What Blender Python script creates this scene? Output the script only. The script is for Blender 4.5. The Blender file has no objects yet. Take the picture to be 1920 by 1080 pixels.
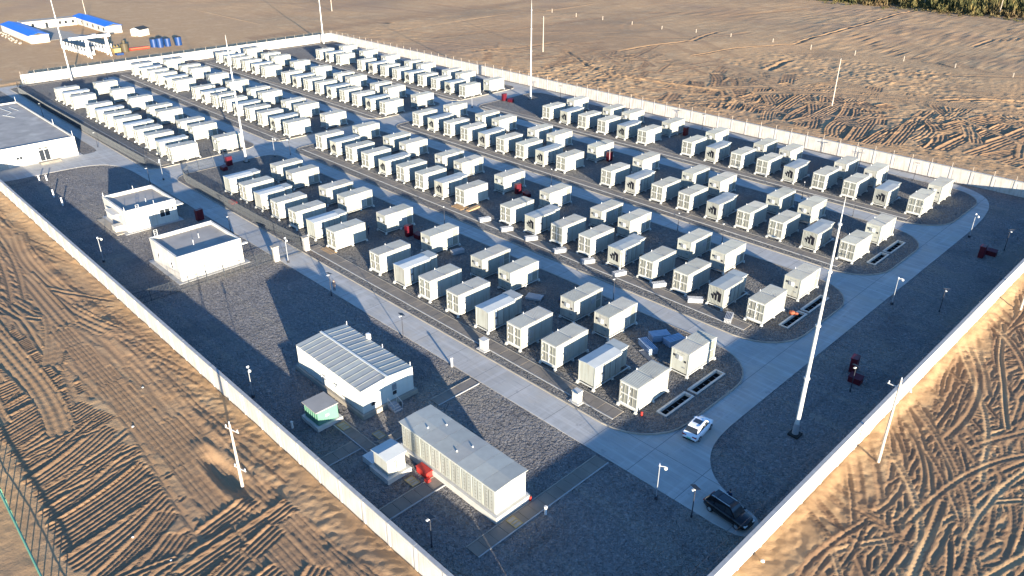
import bpy, bmesh, math, random
import numpy as np
from mathutils import Vector, Matrix
from mathutils.geometry import delaunay_2d_cdt
random.seed(7)
rng = np.random.default_rng(11)
R = math.radians
SC = bpy.context.scene
COL = SC.collection

# ------------------------------------------------------------------ camera, sky, sun, exposure
cam = bpy.data.cameras.new('camera')
cam.sensor_width = 36.0
cam.lens = 26.807
cam.clip_start = 0.5
cam.clip_end = 6000
cam_o = bpy.data.objects.new('camera', cam)
COL.objects.link(cam_o)
cam_o.location = (0, 0, 54)
cam_o.rotation_euler = (R(90 - 27.528), 0, R(135.608 - 90))
SC.camera = cam_o

SUN_AZ, SUN_EL = -19.5, 7.6            # degrees; azimuth of the sun measured from +X
world = bpy.data.worlds.new('World')
SC.world = world
world.use_nodes = True
wt = world.node_tree
bg = wt.nodes['Background']
sky = wt.nodes.new('ShaderNodeTexSky')
sky.sky_type = 'NISHITA'
sky.sun_disc = False
sky.sun_elevation = R(SUN_EL)
sky.sun_rotation = R(90 - SUN_AZ)
sky.air_density = 1.0
sky.dust_density = 0.3
sky.ozone_density = 3.2
tint = wt.nodes.new('ShaderNodeMix'); tint.data_type = 'RGBA'; tint.blend_type = 'MULTIPLY'   # the clear, deep blue winter sky of the photograph
tint.inputs['Factor'].default_value = 1.0; tint.inputs['B'].default_value = (0.77, 0.97, 1.22, 1)
wt.links.new(sky.outputs[0], tint.inputs['A']); wt.links.new(tint.outputs['Result'], bg.inputs[0])
bg.inputs[1].default_value = 0.10

sun = bpy.data.lights.new('sun', 'SUN')
sun.energy = 5.0
sun.angle = R(0.5)
sun.color = (1.0, 0.88, 0.71)
sun_o = bpy.data.objects.new('sun', sun)
COL.objects.link(sun_o)
sd = Vector((math.cos(R(SUN_EL)) * math.cos(R(SUN_AZ)), math.cos(R(SUN_EL)) * math.sin(R(SUN_AZ)), math.sin(R(SUN_EL))))
sun_o.rotation_euler = sd.to_track_quat('Z', 'Y').to_euler()

SC.view_settings.view_transform = 'Standard'
SC.view_settings.look = 'None'
SC.view_settings.gamma = 1.0
SC.view_settings.use_curve_mapping = False
SC.view_settings.exposure = 2.2
SC.render.engine = 'CYCLES'
SC.cycles.max_bounces = 5
SC.cycles.diffuse_bounces = 3

# ------------------------------------------------------------------ materials
MATS = {}
def mat(name, c1, c2=None, rough=0.8, scale=2.0, bump=0.0, bscale=None, metal=0.0, detail=4.0, rand=0.0, spec=0.3, world_co=False, bdist=0.05, stain=None, streak=None):
    if name in MATS: return MATS[name]
    m = bpy.data.materials.new(name); m.use_nodes = True
    nt = m.node_tree; p = nt.nodes['Principled BSDF']
    p.inputs['Roughness'].default_value = rough
    p.inputs['Metallic'].default_value = metal
    p.inputs['Specular IOR Level'].default_value = spec
    if world_co:
        co = nt.nodes.new('ShaderNodeNewGeometry').outputs['Position']
    else:
        co = nt.nodes.new('ShaderNodeTexCoord').outputs['Object']
    out = None
    if c2 is not None:
        n = nt.nodes.new('ShaderNodeTexNoise'); n.inputs['Scale'].default_value = scale; n.inputs['Detail'].default_value = detail
        nt.links.new(co, n.inputs['Vector'])
        mr = nt.nodes.new('ShaderNodeMapRange'); mr.inputs[1].default_value = 0.3; mr.inputs[2].default_value = 0.7
        nt.links.new(n.outputs['Fac'], mr.inputs[0])
        mx = nt.nodes.new('ShaderNodeMix'); mx.data_type = 'RGBA'
        mx.inputs['A'].default_value = (*c1, 1); mx.inputs['B'].default_value = (*c2, 1)
        nt.links.new(mr.outputs[0], mx.inputs['Factor'])
        out = mx.outputs['Result']
        if stain:
            n3 = nt.nodes.new('ShaderNodeTexNoise'); n3.inputs['Scale'].default_value = stain[1]; n3.inputs['Detail'].default_value = 6
            nt.links.new(co, n3.inputs['Vector'])
            m3 = nt.nodes.new('ShaderNodeMapRange'); m3.inputs[1].default_value = 0.5; m3.inputs[2].default_value = 0.75
            nt.links.new(n3.outputs['Fac'], m3.inputs[0])
            x3 = nt.nodes.new('ShaderNodeMix'); x3.data_type = 'RGBA'; x3.inputs['B'].default_value = (*stain[0], 1)
            nt.links.new(out, x3.inputs['A']); nt.links.new(m3.outputs[0], x3.inputs['Factor'])
            out = x3.outputs['Result']
    if streak:
        # rain streaks and dust running down the sheet, different on every object
        mp = nt.nodes.new('ShaderNodeMapping'); mp.inputs['Scale'].default_value = (2.6, 2.6, .22); nt.links.new(co, mp.inputs['Vector'])
        oo = nt.nodes.new('ShaderNodeObjectInfo'); ax = nt.nodes.new('ShaderNodeVectorMath'); ax.operation = 'SCALE'; ax.inputs['Scale'].default_value = .13
        nt.links.new(oo.outputs['Location'], ax.inputs[0]); nt.links.new(ax.outputs[0], mp.inputs['Location'])
        n5 = nt.nodes.new('ShaderNodeTexNoise'); n5.inputs['Scale'].default_value = 1.3; n5.inputs['Detail'].default_value = 6; nt.links.new(mp.outputs[0], n5.inputs['Vector'])
        m5 = nt.nodes.new('ShaderNodeMapRange'); m5.inputs[1].default_value = .48; m5.inputs[2].default_value = .74; m5.inputs[4].default_value = .75; nt.links.new(n5.outputs['Fac'], m5.inputs[0])
        x5 = nt.nodes.new('ShaderNodeMix'); x5.data_type = 'RGBA'; x5.inputs['B'].default_value = (*streak, 1); nt.links.new(out, x5.inputs['A']); nt.links.new(m5.outputs[0], x5.inputs['Factor']); out = x5.outputs['Result']
    if rand > 0:
        oi = nt.nodes.new('ShaderNodeObjectInfo')
        hs = nt.nodes.new('ShaderNodeHueSaturation')
        if out: nt.links.new(out, hs.inputs['Color'])
        else: hs.inputs['Color'].default_value = (*c1, 1)
        m2 = nt.nodes.new('ShaderNodeMapRange'); m2.inputs[3].default_value = 1 - rand; m2.inputs[4].default_value = 1 + rand
        nt.links.new(oi.outputs['Random'], m2.inputs[0]); nt.links.new(m2.outputs[0], hs.inputs['Value'])
        m4 = nt.nodes.new('ShaderNodeMapRange'); m4.inputs[3].default_value = 0.5 - rand * 0.22; m4.inputs[4].default_value = 0.5 + rand * 0.22
        mm = nt.nodes.new('ShaderNodeMath'); mm.operation = 'FRACT'
        mu = nt.nodes.new('ShaderNodeMath'); mu.operation = 'MULTIPLY'; mu.inputs[1].default_value = 7.31
        nt.links.new(oi.outputs['Random'], mu.inputs[0]); nt.links.new(mu.outputs[0], mm.inputs[0])
        nt.links.new(mm.outputs[0], m4.inputs[0]); nt.links.new(m4.outputs[0], hs.inputs['Hue'])
        out = hs.outputs['Color']
    if out: nt.links.new(out, p.inputs['Base Color'])
    else: p.inputs['Base Color'].default_value = (*c1, 1)
    if bump > 0:
        b = nt.nodes.new('ShaderNodeTexNoise'); b.inputs['Scale'].default_value = bscale or scale * 4; b.inputs['Detail'].default_value = 5
        nt.links.new(co, b.inputs['Vector'])
        bn = nt.nodes.new('ShaderNodeBump'); bn.inputs['Strength'].default_value = bump; bn.inputs['Distance'].default_value = bdist
        nt.links.new(b.outputs['Fac'], bn.inputs['Height']); nt.links.new(bn.outputs[0], p.inputs['Normal'])
    MATS[name] = m
    return m

def M(k): return MATS[k]
mat('white_paint', (0.35, 0.355, 0.31), (0.305, 0.315, 0.275), 0.45, 0.7, rand=0.09, stain=((0.30, 0.29, 0.25), 0.5), streak=(0.23, 0.215, 0.175))
mat('roof_paint', (0.33, 0.33, 0.29), (0.27, 0.27, 0.24), 0.5, 0.8, rand=0.10, stain=((0.27, 0.26, 0.23), 0.7))
mat('grille_paint', (0.22, 0.22, 0.185), (0.18, 0.18, 0.155), 0.55, 3.0, rand=0.08)
mat('grille_dark', (0.16, 0.16, 0.14), None, 0.6)
mat('frame_paint', (0.50, 0.50, 0.455), (0.45, 0.45, 0.41), 0.45, 2.0, rand=0.04)
mat('louvre_paint', (0.52, 0.52, 0.48), None, 0.5)
mat('seam_dark', (0.10, 0.105, 0.11), None, 0.6)
mat('fan_grey', (0.20, 0.21, 0.22), (0.14, 0.15, 0.16), 0.6, 3)
mat('print_grey', (0.28, 0.295, 0.30), None, 0.5)
mat('print_black', (0.008, 0.009, 0.014), None, 0.5)
mat('panel_black', (0.025, 0.025, 0.028), None, 0.4)
mat('tarp', (0.38, 0.395, 0.38), (0.31, 0.33, 0.325), 0.6, 0.6, rand=0.05, bump=0.25, bscale=1.2)
mat('concrete', (0.33, 0.33, 0.32), (0.26, 0.26, 0.25), 0.85, 1.0, bump=0.2, bscale=12)
mat('concrete_pale', (0.46, 0.45, 0.41), (0.38, 0.37, 0.33), 0.85, 1.2, bump=0.2, bscale=9)
mat('concrete_brown', (0.30, 0.27, 0.22), (0.22, 0.20, 0.165), 0.9, 0.8, bump=0.3, bscale=8)
mat('cover_slab', (0.19, 0.165, 0.135), (0.135, 0.12, 0.10), 0.9, 0.5, bump=0.3, bscale=6, world_co=True)
mat('wall_white', (0.48, 0.45, 0.405), (0.43, 0.40, 0.36), 0.8, 0.35, bump=0.08, bscale=5, rand=0.03, stain=((0.36, 0.32, 0.265), 0.3), streak=(0.30, 0.265, 0.22))
mat('wall_cap', (0.30, 0.305, 0.30), (0.22, 0.225, 0.225), 0.85, 1.0)
mat('render_white', (0.50, 0.48, 0.43), (0.45, 0.43, 0.38), 0.85, 0.4, bump=0.06, bscale=6, stain=((0.42, 0.39, 0.33), 0.35), streak=(0.33, 0.30, 0.25))
mat('flat_roof', (0.28, 0.262, 0.235), (0.215, 0.203, 0.182), 0.9, 0.35, bump=0.15, bscale=3, stain=((0.36, 0.34, 0.30), 0.25))
mat('glass_dark', (0.02, 0.025, 0.03), None, 0.08, spec=0.6)
mat('metal_grey', (0.32, 0.33, 0.34), None, 0.45, metal=0.4)
mat('metal_pale', (0.50, 0.50, 0.47), (0.44, 0.44, 0.42), 0.4, 3, metal=0.1)
mat('dark_pole', (0.03, 0.032, 0.04), None, 0.5)
mat('solar', (0.010, 0.014, 0.026), None, 0.5, spec=0.15)
mat('lamp_white', (0.6, 0.6, 0.58), None, 0.3)
mat('red_paint', (0.075, 0.004, 0.011), (0.06, 0.003, 0.009), 0.5, 2)
mat('bright_red', (0.36, 0.03, 0.025), (0.30, 0.025, 0.02), 0.5, 2)
mat('green_paint', (0.10, 0.215, 0.155), (0.085, 0.185, 0.13), 0.5, 1.0)
mat('green_rail', (0.10, 0.25, 0.16), None, 0.5)
mat('blue_roof', (0.008, 0.11, 0.48), (0.006, 0.09, 0.42), 0.5, 0.4)
mat('blue_tank', (0.008, 0.035, 0.12), (0.007, 0.028, 0.10), 0.45, 1.5)
mat('black_roof', (0.02, 0.022, 0.02), None, 0.6)
mat('yellow_box', (0.30, 0.22, 0.08), None, 0.6)
mat('brown_metal', (0.06, 0.047, 0.026), (0.05, 0.04, 0.022), 0.6, 1)
mat('wood', (0.36, 0.24, 0.13), (0.26, 0.17, 0.09), 0.8, 3)
mat('car_white', (0.62, 0.64, 0.66), None, 0.22, spec=0.5)
mat('car_black', (0.006, 0.006, 0.008), None, 0.15, spec=0.5)
mat('rubber', (0.015, 0.015, 0.016), None, 0.8)
mat('chrome', (0.55, 0.55, 0.56), None, 0.25, metal=0.9)
mat('tail_red', (0.25, 0.01, 0.012), None, 0.3)
mat('plate_green', (0.10, 0.42, 0.30), None, 0.5)
mat('cloth_dark', (0.018, 0.02, 0.03), None, 0.9)
mat('cloth_blue', (0.03, 0.045, 0.09), None, 0.9)
mat('skin', (0.42, 0.25, 0.17), None, 0.6)
mat('hair', (0.012, 0.01, 0.009), None, 0.6)
mat('fence_dark', (0.035, 0.04, 0.045), None, 0.6)
mat('pit_dark', (0.03, 0.03, 0.028), (0.02, 0.02, 0.019), 0.95, 2)  # in the cable pits this near-black carries the shade of the depth
mat('panel_metal', (0.36, 0.37, 0.375), (0.30, 0.31, 0.32), 0.5, 2)
mat('panel_shade_tint', (0.30, 0.38, 0.47), (0.24, 0.31, 0.40), 0.5, 2)  # white panels again, with the blue of shadow put into the colour
mat('orange_cloth', (0.30, 0.08, 0.04), None, 0.8)
mat('stone_white', (0.45, 0.44, 0.41), None, 0.8)
mat('cream_pole', (0.42, 0.36, 0.29), (0.36, 0.31, 0.25), 0.8, 1)

def ground_mat(name, cols, scales, bumps, rough=0.95):
    """cols: base, second, patch ; bumps: list of (kind, scale, strength, distance)"""
    m = bpy.data.materials.new(name); m.use_nodes = True; nt = m.node_tree; p = nt.nodes['Principled BSDF']
    p.inputs['Roughness'].default_value = rough; p.inputs['Specular IOR Level'].default_value = 0.15
    co = nt.nodes.new('ShaderNodeNewGeometry').outputs['Position']
    def noise(sc, det=5, rg=0.55):
        n = nt.nodes.new('ShaderNodeTexNoise'); n.inputs['Scale'].default_value = sc; n.inputs['Detail'].default_value = det; n.inputs['Roughness'].default_value = rg
        nt.links.new(co, n.inputs['Vector']); return n.outputs['Fac']
    def ramp(s, a, b):
        r = nt.nodes.new('ShaderNodeMapRange'); r.inputs[1].default_value = a; r.inputs[2].default_value = b; nt.links.new(s, r.inputs[0]); return r.outputs[0]
    def mix(a, b, f):
        x = nt.nodes.new('ShaderNodeMix'); x.data_type = 'RGBA'
        if isinstance(a, tuple): x.inputs['A'].default_value = (*a, 1)
        else: nt.links.new(a, x.inputs['A'])
        x.inputs['B'].default_value = (*b, 1); nt.links.new(f, x.inputs['Factor']); return x.outputs['Result']
    c = mix(cols[0], cols[1], ramp(noise(scales[0]), 0.35, 0.65))
    c = mix(c, cols[2], ramp(noise(scales[1], 7, 0.6), 0.5, 0.7))
    if len(cols) > 3:
        c = mix(c, cols[3], ramp(noise(scales[2], 3), 0.52, 0.72))
    nt.links.new(c, p.inputs['Base Color'])
    prev = None
    for kind, sc, st, di in bumps:
        if kind == 'n': h = noise(sc, 6, 0.6)
        else:
            v = nt.nodes.new('ShaderNodeTexVoronoi'); v.inputs['Scale'].default_value = sc; nt.links.new(co, v.inputs['Vector'])
            h = v.outputs['Distance']
        b = nt.nodes.new('ShaderNodeBump'); b.inputs['Strength'].default_value = st; b.inputs['Distance'].default_value = di
        if kind == 'v': b.invert = True
        nt.links.new(h, b.inputs['Height'])
        if prev: nt.links.new(prev, b.inputs['Normal'])
        prev = b.outputs[0]
    if prev: nt.links.new(prev, p.inputs['Normal'])
    MATS[name] = m; return m, nt, p, c, co, noise, ramp, mix

GR = ground_mat('gravel', [(0.24, 0.228, 0.218), (0.176, 0.168, 0.162), (0.33, 0.312, 0.288), (0.27, 0.242, 0.2)], [4.5, 2.2, 0.07], [('n', 0.55, 1.0, 0.7), ('n', 1.7, 1.0, 0.8), ('v', 2.8, 1.0, 0.34), ('v', 6.5, 1.0, 0.14)])
ground_mat('pad_gravel', [(0.185, 0.18, 0.168), (0.125, 0.12, 0.112), (0.245, 0.235, 0.215), (0.155, 0.135, 0.12)], [4.5, 2.0, 0.08], [('n', 1.8, 1.0, 0.55), ('v', 3.0, 1.0, 0.28), ('v', 6.5, 1.0, 0.12)])
def gravel_wear(nt, p, c, co, mix):
    def aniso(sx, sy, sc, lo, hi, col, c, amt):
        mp = nt.nodes.new('ShaderNodeMapping'); mp.inputs['Scale'].default_value = (sx, sy, 1); nt.links.new(co, mp.inputs['Vector'])
        n = nt.nodes.new('ShaderNodeTexNoise'); n.inputs['Scale'].default_value = sc; n.inputs['Detail'].default_value = 6; n.inputs['Roughness'].default_value = .62; nt.links.new(mp.outputs[0], n.inputs['Vector'])
        r = nt.nodes.new('ShaderNodeMapRange'); r.inputs[1].default_value = lo; r.inputs[2].default_value = hi; r.inputs[4].default_value = amt; nt.links.new(n.outputs['Fac'], r.inputs[0])
        return mix(c, col, r.outputs[0])
    c = aniso(.07, 1, .7, .52, .68, (0.33, 0.295, 0.235), c, .55)
    c = aniso(1, .07, .6, .55, .70, (0.13, 0.125, 0.12), c, .55)
    c = aniso(1, 1, .13, .52, .66, (0.135, 0.132, 0.135), c, .6)
    nt.links.new(c, p.inputs['Base Color'])
gravel_wear(*[GR[i] for i in (1, 2, 3, 4, 7)])
m_, nt_, p_, c_, co_, noise_, ramp_, mix_ = ground_mat('road_concrete', [(0.335, 0.33, 0.305), (0.285, 0.28, 0.26), (0.38, 0.365, 0.335), (0.28, 0.265, 0.24)], [0.5, 0.25, 0.07], [('n', 0.7, 0.10, 0.05), ('n', 14, 0.25, 0.01)])
def road_wear(c):
    def aniso(sx, sy, sc, lo, hi, col, c, amt):
        mp = nt_.nodes.new('ShaderNodeMapping'); mp.inputs['Scale'].default_value = (sx, sy, 1); nt_.links.new(co_, mp.inputs['Vector'])
        n = nt_.nodes.new('ShaderNodeTexNoise'); n.inputs['Scale'].default_value = sc; n.inputs['Detail'].default_value = 6; n.inputs['Roughness'].default_value = .65; nt_.links.new(mp.outputs[0], n.inputs['Vector'])
        r = nt_.nodes.new('ShaderNodeMapRange'); r.inputs[1].default_value = lo; r.inputs[2].default_value = hi; r.inputs[4].default_value = amt; nt_.links.new(n.outputs['Fac'], r.inputs[0])
        return mix_(c, col, r.outputs[0])
    c = aniso(.06, 1.0, 1.3, .50, .70, (0.44, 0.43, 0.40), c, .6)
    c = aniso(1.0, .06, 1.1, .52, .72, (0.42, 0.415, 0.40), c, .55)
    c = aniso(.10, 1.0, 2.4, .55, .75, (0.20, 0.20, 0.20), c, .55)
    c = aniso(1, 1, .16, .52, .68, (0.36, 0.315, 0.25), c, .55)
    c = aniso(1, 1, .6, .62, .72, (0.17, 0.17, 0.17), c, .6)
    return c
c_ = road_wear(c_)
def add_joints():
    # sawn joints across the slabs every six metres, slightly darker sealant
    sx = nt_.nodes.new('ShaderNodeSeparateXYZ'); nt_.links.new(co_, sx.inputs[0])
    fac = None
    for axis, per in ((0, 6.0), (1, 57.0)):
        a = nt_.nodes.new('ShaderNodeMath'); a.operation = 'DIVIDE'; a.inputs[1].default_value = per; nt_.links.new(sx.outputs[axis], a.inputs[0])
        f = nt_.nodes.new('ShaderNodeMath'); f.operation = 'FRACT'; nt_.links.new(a.outputs[0], f.inputs[0])
        g = nt_.nodes.new('ShaderNodeMath'); g.operation = 'LESS_THAN'; g.inputs[1].default_value = 0.05 / per * 1.4; nt_.links.new(f.outputs[0], g.inputs[0])
        if fac is None: fac = g.outputs[0]
        else:
            x = nt_.nodes.new('ShaderNodeMath'); x.operation = 'MAXIMUM'; nt_.links.new(fac, x.inputs[0]); nt_.links.new(g.outputs[0], x.inputs[1]); fac = x.outputs[0]
    c2 = mix_(c_, (0.16, 0.16, 0.16), fac)
    nt_.links.new(c2, p_.inputs['Base Color'])
add_joints()

# ------------------------------------------------------------------ mesh helpers
class MB:
    def __init__(s): s.v = []; s.f = []
    def add(s, vs, fs, mtx=None):
        o = len(s.v)
        if mtx is not None: vs = [tuple(mtx @ Vector(v)) for v in vs]
        s.v += vs; s.f += [tuple(i + o for i in f) for f in fs]; return s
    def box(s, x0, x1, y0, y1, z0, z1, mtx=None):
        vs = [(x0, y0, z0), (x1, y0, z0), (x1, y1, z0), (x0, y1, z0), (x0, y0, z1), (x1, y0, z1), (x1, y1, z1), (x0, y1, z1)]
        return s.add(vs, [(0, 3, 2, 1), (4, 5, 6, 7), (0, 1, 5, 4), (1, 2, 6, 5), (2, 3, 7, 6), (3, 0, 4, 7)], mtx)
    def tube(s, p0, p1, r0, r1=None, n=8, caps=True):
        r1 = r0 if r1 is None else r1
        p0 = Vector(p0); p1 = Vector(p1); d = (p1 - p0).normalized()
        a = d.orthogonal().normalized(); b = d.cross(a)
        vs = []
        for p, r in ((p0, r0), (p1, r1)):
            for i in range(n):
                t = 2 * math.pi * i / n; vs.append(tuple(p + a * (math.cos(t) * r) + b * (math.sin(t) * r)))
        fs = [(i, (i + 1) % n, n + (i + 1) % n, n + i) for i in range(n)]
        if caps: fs += [tuple(range(n - 1, -1, -1)), tuple(range(n, 2 * n))]
        return s.add(vs, fs)
    def prism(s, pts, z0, z1, mtx=None):
        n = len(pts)
        vs = [(x, y, z0) for x, y in pts] + [(x, y, z1) for x, y in pts]
        fs = [tuple(range(n - 1, -1, -1)), tuple(range(n, 2 * n))] + [(i, (i + 1) % n, n + (i + 1) % n, n + i) for i in range(n)]
        return s.add(vs, fs, mtx)
    def sphere(s, c, r, n=8, m=6, sz=1.0):
        vs = [(c[0], c[1], c[2] - r * sz)]
        for j in range(1, m):
            ph = -math.pi / 2 + math.pi * j / m
            for i in range(n):
                t = 2 * math.pi * i / n
                vs.append((c[0] + r * math.cos(ph) * math.cos(t), c[1] + r * math.cos(ph) * math.sin(t), c[2] + r * sz * math.sin(ph)))
        vs.append((c[0], c[1], c[2] + r * sz)); fs = []
        for i in range(n): fs.append((0, 1 + (i + 1) % n, 1 + i))
        for j in range(m - 2):
            for i in range(n):
                a = 1 + j * n + i; b = 1 + j * n + (i + 1) % n; fs.append((a, b, b + n, a + n))
        t = len(vs) - 1; o = 1 + (m - 2) * n
        for i in range(n): fs.append((o + i, o + (i + 1) % n, t))
        return s.add(vs, fs)
    def mesh(s, name):
        me = bpy.data.meshes.new(name); me.from_pydata(s.v, [], s.f); me.update(); return me
    def build(s, name, m, parent=None, loc=None, smooth=False):
        me = s.mesh(name); me.materials.append(MATS[m] if isinstance(m, str) else m)
        if smooth:
            for p in me.polygons: p.use_smooth = True
        o = bpy.data.objects.new(name, me); COL.objects.link(o)
        if parent: o.parent = parent
        if loc: o.location = loc
        return o

def inst(o, parent, loc=(0, 0, 0), rz=0.0, name=None):
    c = o.copy(); COL.objects.link(c); c.parent = parent; c.location = loc; c.rotation_euler = (0, 0, rz); return c
def thing(name, label, cat, loc=(0, 0, 0), rz=0.0, group=None):
    o = bpy.data.objects.new(name, None); COL.objects.link(o); o.location = loc; o.rotation_euler = (0, 0, rz)
    o.empty_display_size = 0.3
    tag(o, label, cat, group); return o
def tag(o, label=None, cat=None, group=None, kind=None):
    if label: o['label'] = label
    if cat: o['category'] = cat
    if group: o['group'] = group
    if kind: o['kind'] = kind
    return o
CH = {}
def kids(o):
    return list(o.children)
def dup(root, loc, rz=None, label=None):
    c = root.copy(); COL.objects.link(c); c.location = loc
    if rz is not None: c.rotation_euler = (0, 0, rz)
    if label: c['label'] = label
    for ch in CH.get(root.name) or CH.setdefault(root.name, [(k, list(k.children)) for k in root.children]):
        k, gs = ch
        d = k.copy(); COL.objects.link(d); d.parent = c
        for g in gs:
            e = g.copy(); COL.objects.link(e); e.parent = d
    return c

def sheet(name, poly, z, m, holes=(), thick=0.0, kind='structure'):
    """flat polygon with rectangular holes, optional skirt"""
    vs = [Vector(p) for p in poly]; n = len(vs)
    edges = [(i, (i + 1) % n) for i in range(n)]
    for h in holes:
        o = len(vs); vs += [Vector(p) for p in h]; k = len(h); edges += [(o + i, o + (i + 1) % k) for i in range(k)]
    out = delaunay_2d_cdt(vs, edges, [], 1, 1e-5)
    ov, of = out[0], out[2]
    keep = []
    for f in of:
        cx = sum(ov[i].x for i in f) / 3; cy = sum(ov[i].y for i in f) / 3
        if any(min(p[0] for p in h) < cx < max(p[0] for p in h) and min(p[1] for p in h) < cy < max(p[1] for p in h) for h in holes): continue
        if not inside(cx, cy, poly): continue
        keep.append(tuple(f))
    mb = MB(); mb.v = [(p.x, p.y, z) for p in ov]; mb.f = keep
    if thick > 0:
        o = len(mb.v); mb.v += [(p[0], p[1], z) for p in poly] + [(p[0], p[1], z - thick) for p in poly]
        mb.f += [(o + i, o + n + i, o + n + (i + 1) % n, o + (i + 1) % n) for i in range(n)]
    ob = mb.build(name, m)
    # consistent upward normals on the top
    bm = bmesh.new(); bm.from_mesh(ob.data)
    for f in bm.faces:
        if abs(f.normal.z) > 0.5 and f.normal.z < 0: f.normal_flip()
    bm.to_mesh(ob.data); bm.free()
    ob['kind'] = kind
    return ob
def inside(x, y, poly):
    c = False; n = len(poly)
    for i in range(n):
        x1, y1 = poly[i]; x2, y2 = poly[(i + 1) % n]
        if (y1 > y) != (y2 > y) and x < (x2 - x1) * (y - y1) / (y2 - y1) + x1: c = not c
    return c
def rpoly(x0, x1, y0, y1, r0, r1, n=7):
    """rectangle rounded with radius r1 at the x1 end and r0 at the x0 end"""
    pts = []
    for cx, cy, r, a0 in ((x1, y0, r1, -90), (x1, y1, r1, 0), (x0, y1, r0, 90), (x0, y0, r0, 180)):
        sx = -1 if cx == x1 else 1; sy = 1 if cy == y0 else -1
        ox, oy = cx + sx * r, cy + sy * r
        for i in range(n + 1):
            a = R(a0 + 90 * i / n); pts.append((ox + r * math.cos(a), oy + r * math.sin(a)))
    return pts

# ------------------------------------------------------------------ terrain outside the walls
def axis(segs):
    out = []
    for a, b, st in segs:
        n = max(1, int(round((b - a) / st))); out += list(np.linspace(a, b, n, endpoint=False))
    out.append(segs[-1][1]); return np.array(out)
XS = axis([(-760, -300, 5), (-300, -185, 1.0), (-185, -115, .42), (-115, -45, .165), (-45, -21.0, .24), (-21.0, 3, .165), (3, 30, 1.5), (30, 260, 15)])
YS = axis([(-80, -5, 3), (-5, 28.2, .20), (28.2, 44, 0.5), (44, 128, .18), (128, 135, .5), (135, 172.0, .5), (172.0, 240, .36), (240, 300, .7), (300, 760, 4)])
NX, NY = len(XS), len(YS)
GX, GY = np.meshgrid(XS, YS, indexing='ij')

def vnoise(x, y, sc, seed):
    r = np.random.default_rng(seed); t = r.random((256, 256)).astype(np.float32)
    u = x / sc; v = y / sc; i = np.floor(u).astype(int); j = np.floor(v).astype(int); fu = u - i; fv = v - j
    fu = fu * fu * (3 - 2 * fu); fv = fv * fv * (3 - 2 * fv); i &= 255; j &= 255; i1 = (i + 1) & 255; j1 = (j + 1) & 255
    return (t[i, j] * (1 - fu) + t[i1, j] * fu) * (1 - fv) + (t[i, j1] * (1 - fu) + t[i1, j1] * fu) * fv - 0.5
def rot(x, y, a):
    c, s = math.cos(a), math.sin(a); return c * x - s * y, s * x + c * y
Z = np.zeros((NX, NY)); SOIL = np.zeros((NX, NY))
for k, (sc, am) in enumerate(((45, .9), (17, .30), (6, .09), (2.3, .045), (0.9, .035))):
    a, b = rot(GX, GY, 0.4 + k); Z += vnoise(a, b, sc, 20 + k) * am
# sand swept along the foot of the walls lies smoother
def sstep(x, a, b):
    t = np.clip((x - a) / (b - a), 0, 1); return t * t * (3 - 2 * t)
rough = vnoise(GX, GY, 30, 77) + 0.5
Z += vnoise(*rot(GX, GY, 1.1), 0.6, 91) * 0.09 * rough
SOIL += np.clip(.95 * sstep(GX + 1.6 * vnoise(GX, GY, 5, 31), -17.2, -15.2) * (GY < 150) * (GX > -20) + .0, 0, 1)
SOIL += .35 * (GY < 24) * (GX < -40) * (vnoise(GX, GY, 7, 33) + .6)
SOIL += .5 * np.clip(vnoise(GX, GY, 26, 35) * 2, 0, 1) * (GY > 186)

def stroke(pts, prof, half, soil=0.0):
    """press a track with the given cross profile along a polyline; later tracks overprint earlier ones"""
    s0 = 0.0
    P = np.array(pts)
    for k in range(len(P) - 1):
        p, q = P[k], P[k + 1]; d = q - p; L = np.hypot(*d)
        if L < 1e-6: continue
        t = d / L; lo = np.minimum(p, q) - half; hi = np.maximum(p, q) + half
        i0, i1 = np.searchsorted(XS, [lo[0], hi[0]]); j0, j1 = np.searchsorted(YS, [lo[1], hi[1]])
        if i1 <= i0 or j1 <= j0: s0 += L; continue
        wx = GX[i0:i1, j0:j1] - p[0]; wy = GY[i0:i1, j0:j1] - p[1]
        al = wx * t[0] + wy * t[1]; pe = -wx * t[1] + wy * t[0]
        m = (al >= -0.02) & (al < L + 0.02) & (np.abs(pe) < half)
        if m.any():
            h, w = prof(pe[m], s0 + al[m]); z = Z[i0:i1, j0:j1]; base = BASE[i0:i1, j0:j1]
            z[m] = z[m] * (1 - w) + (base[m] + h) * w
            if soil: so = SOIL[i0:i1, j0:j1]; so[m] = so[m] * (1 - w) + soil * w
        s0 += L
BASE = np.zeros_like(Z)
for k, (sc, am) in enumerate(((45, .9), (17, .30))):
    a, b = rot(GX, GY, 0.4 + k); BASE += vnoise(a, b, sc, 20 + k) * am

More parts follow.
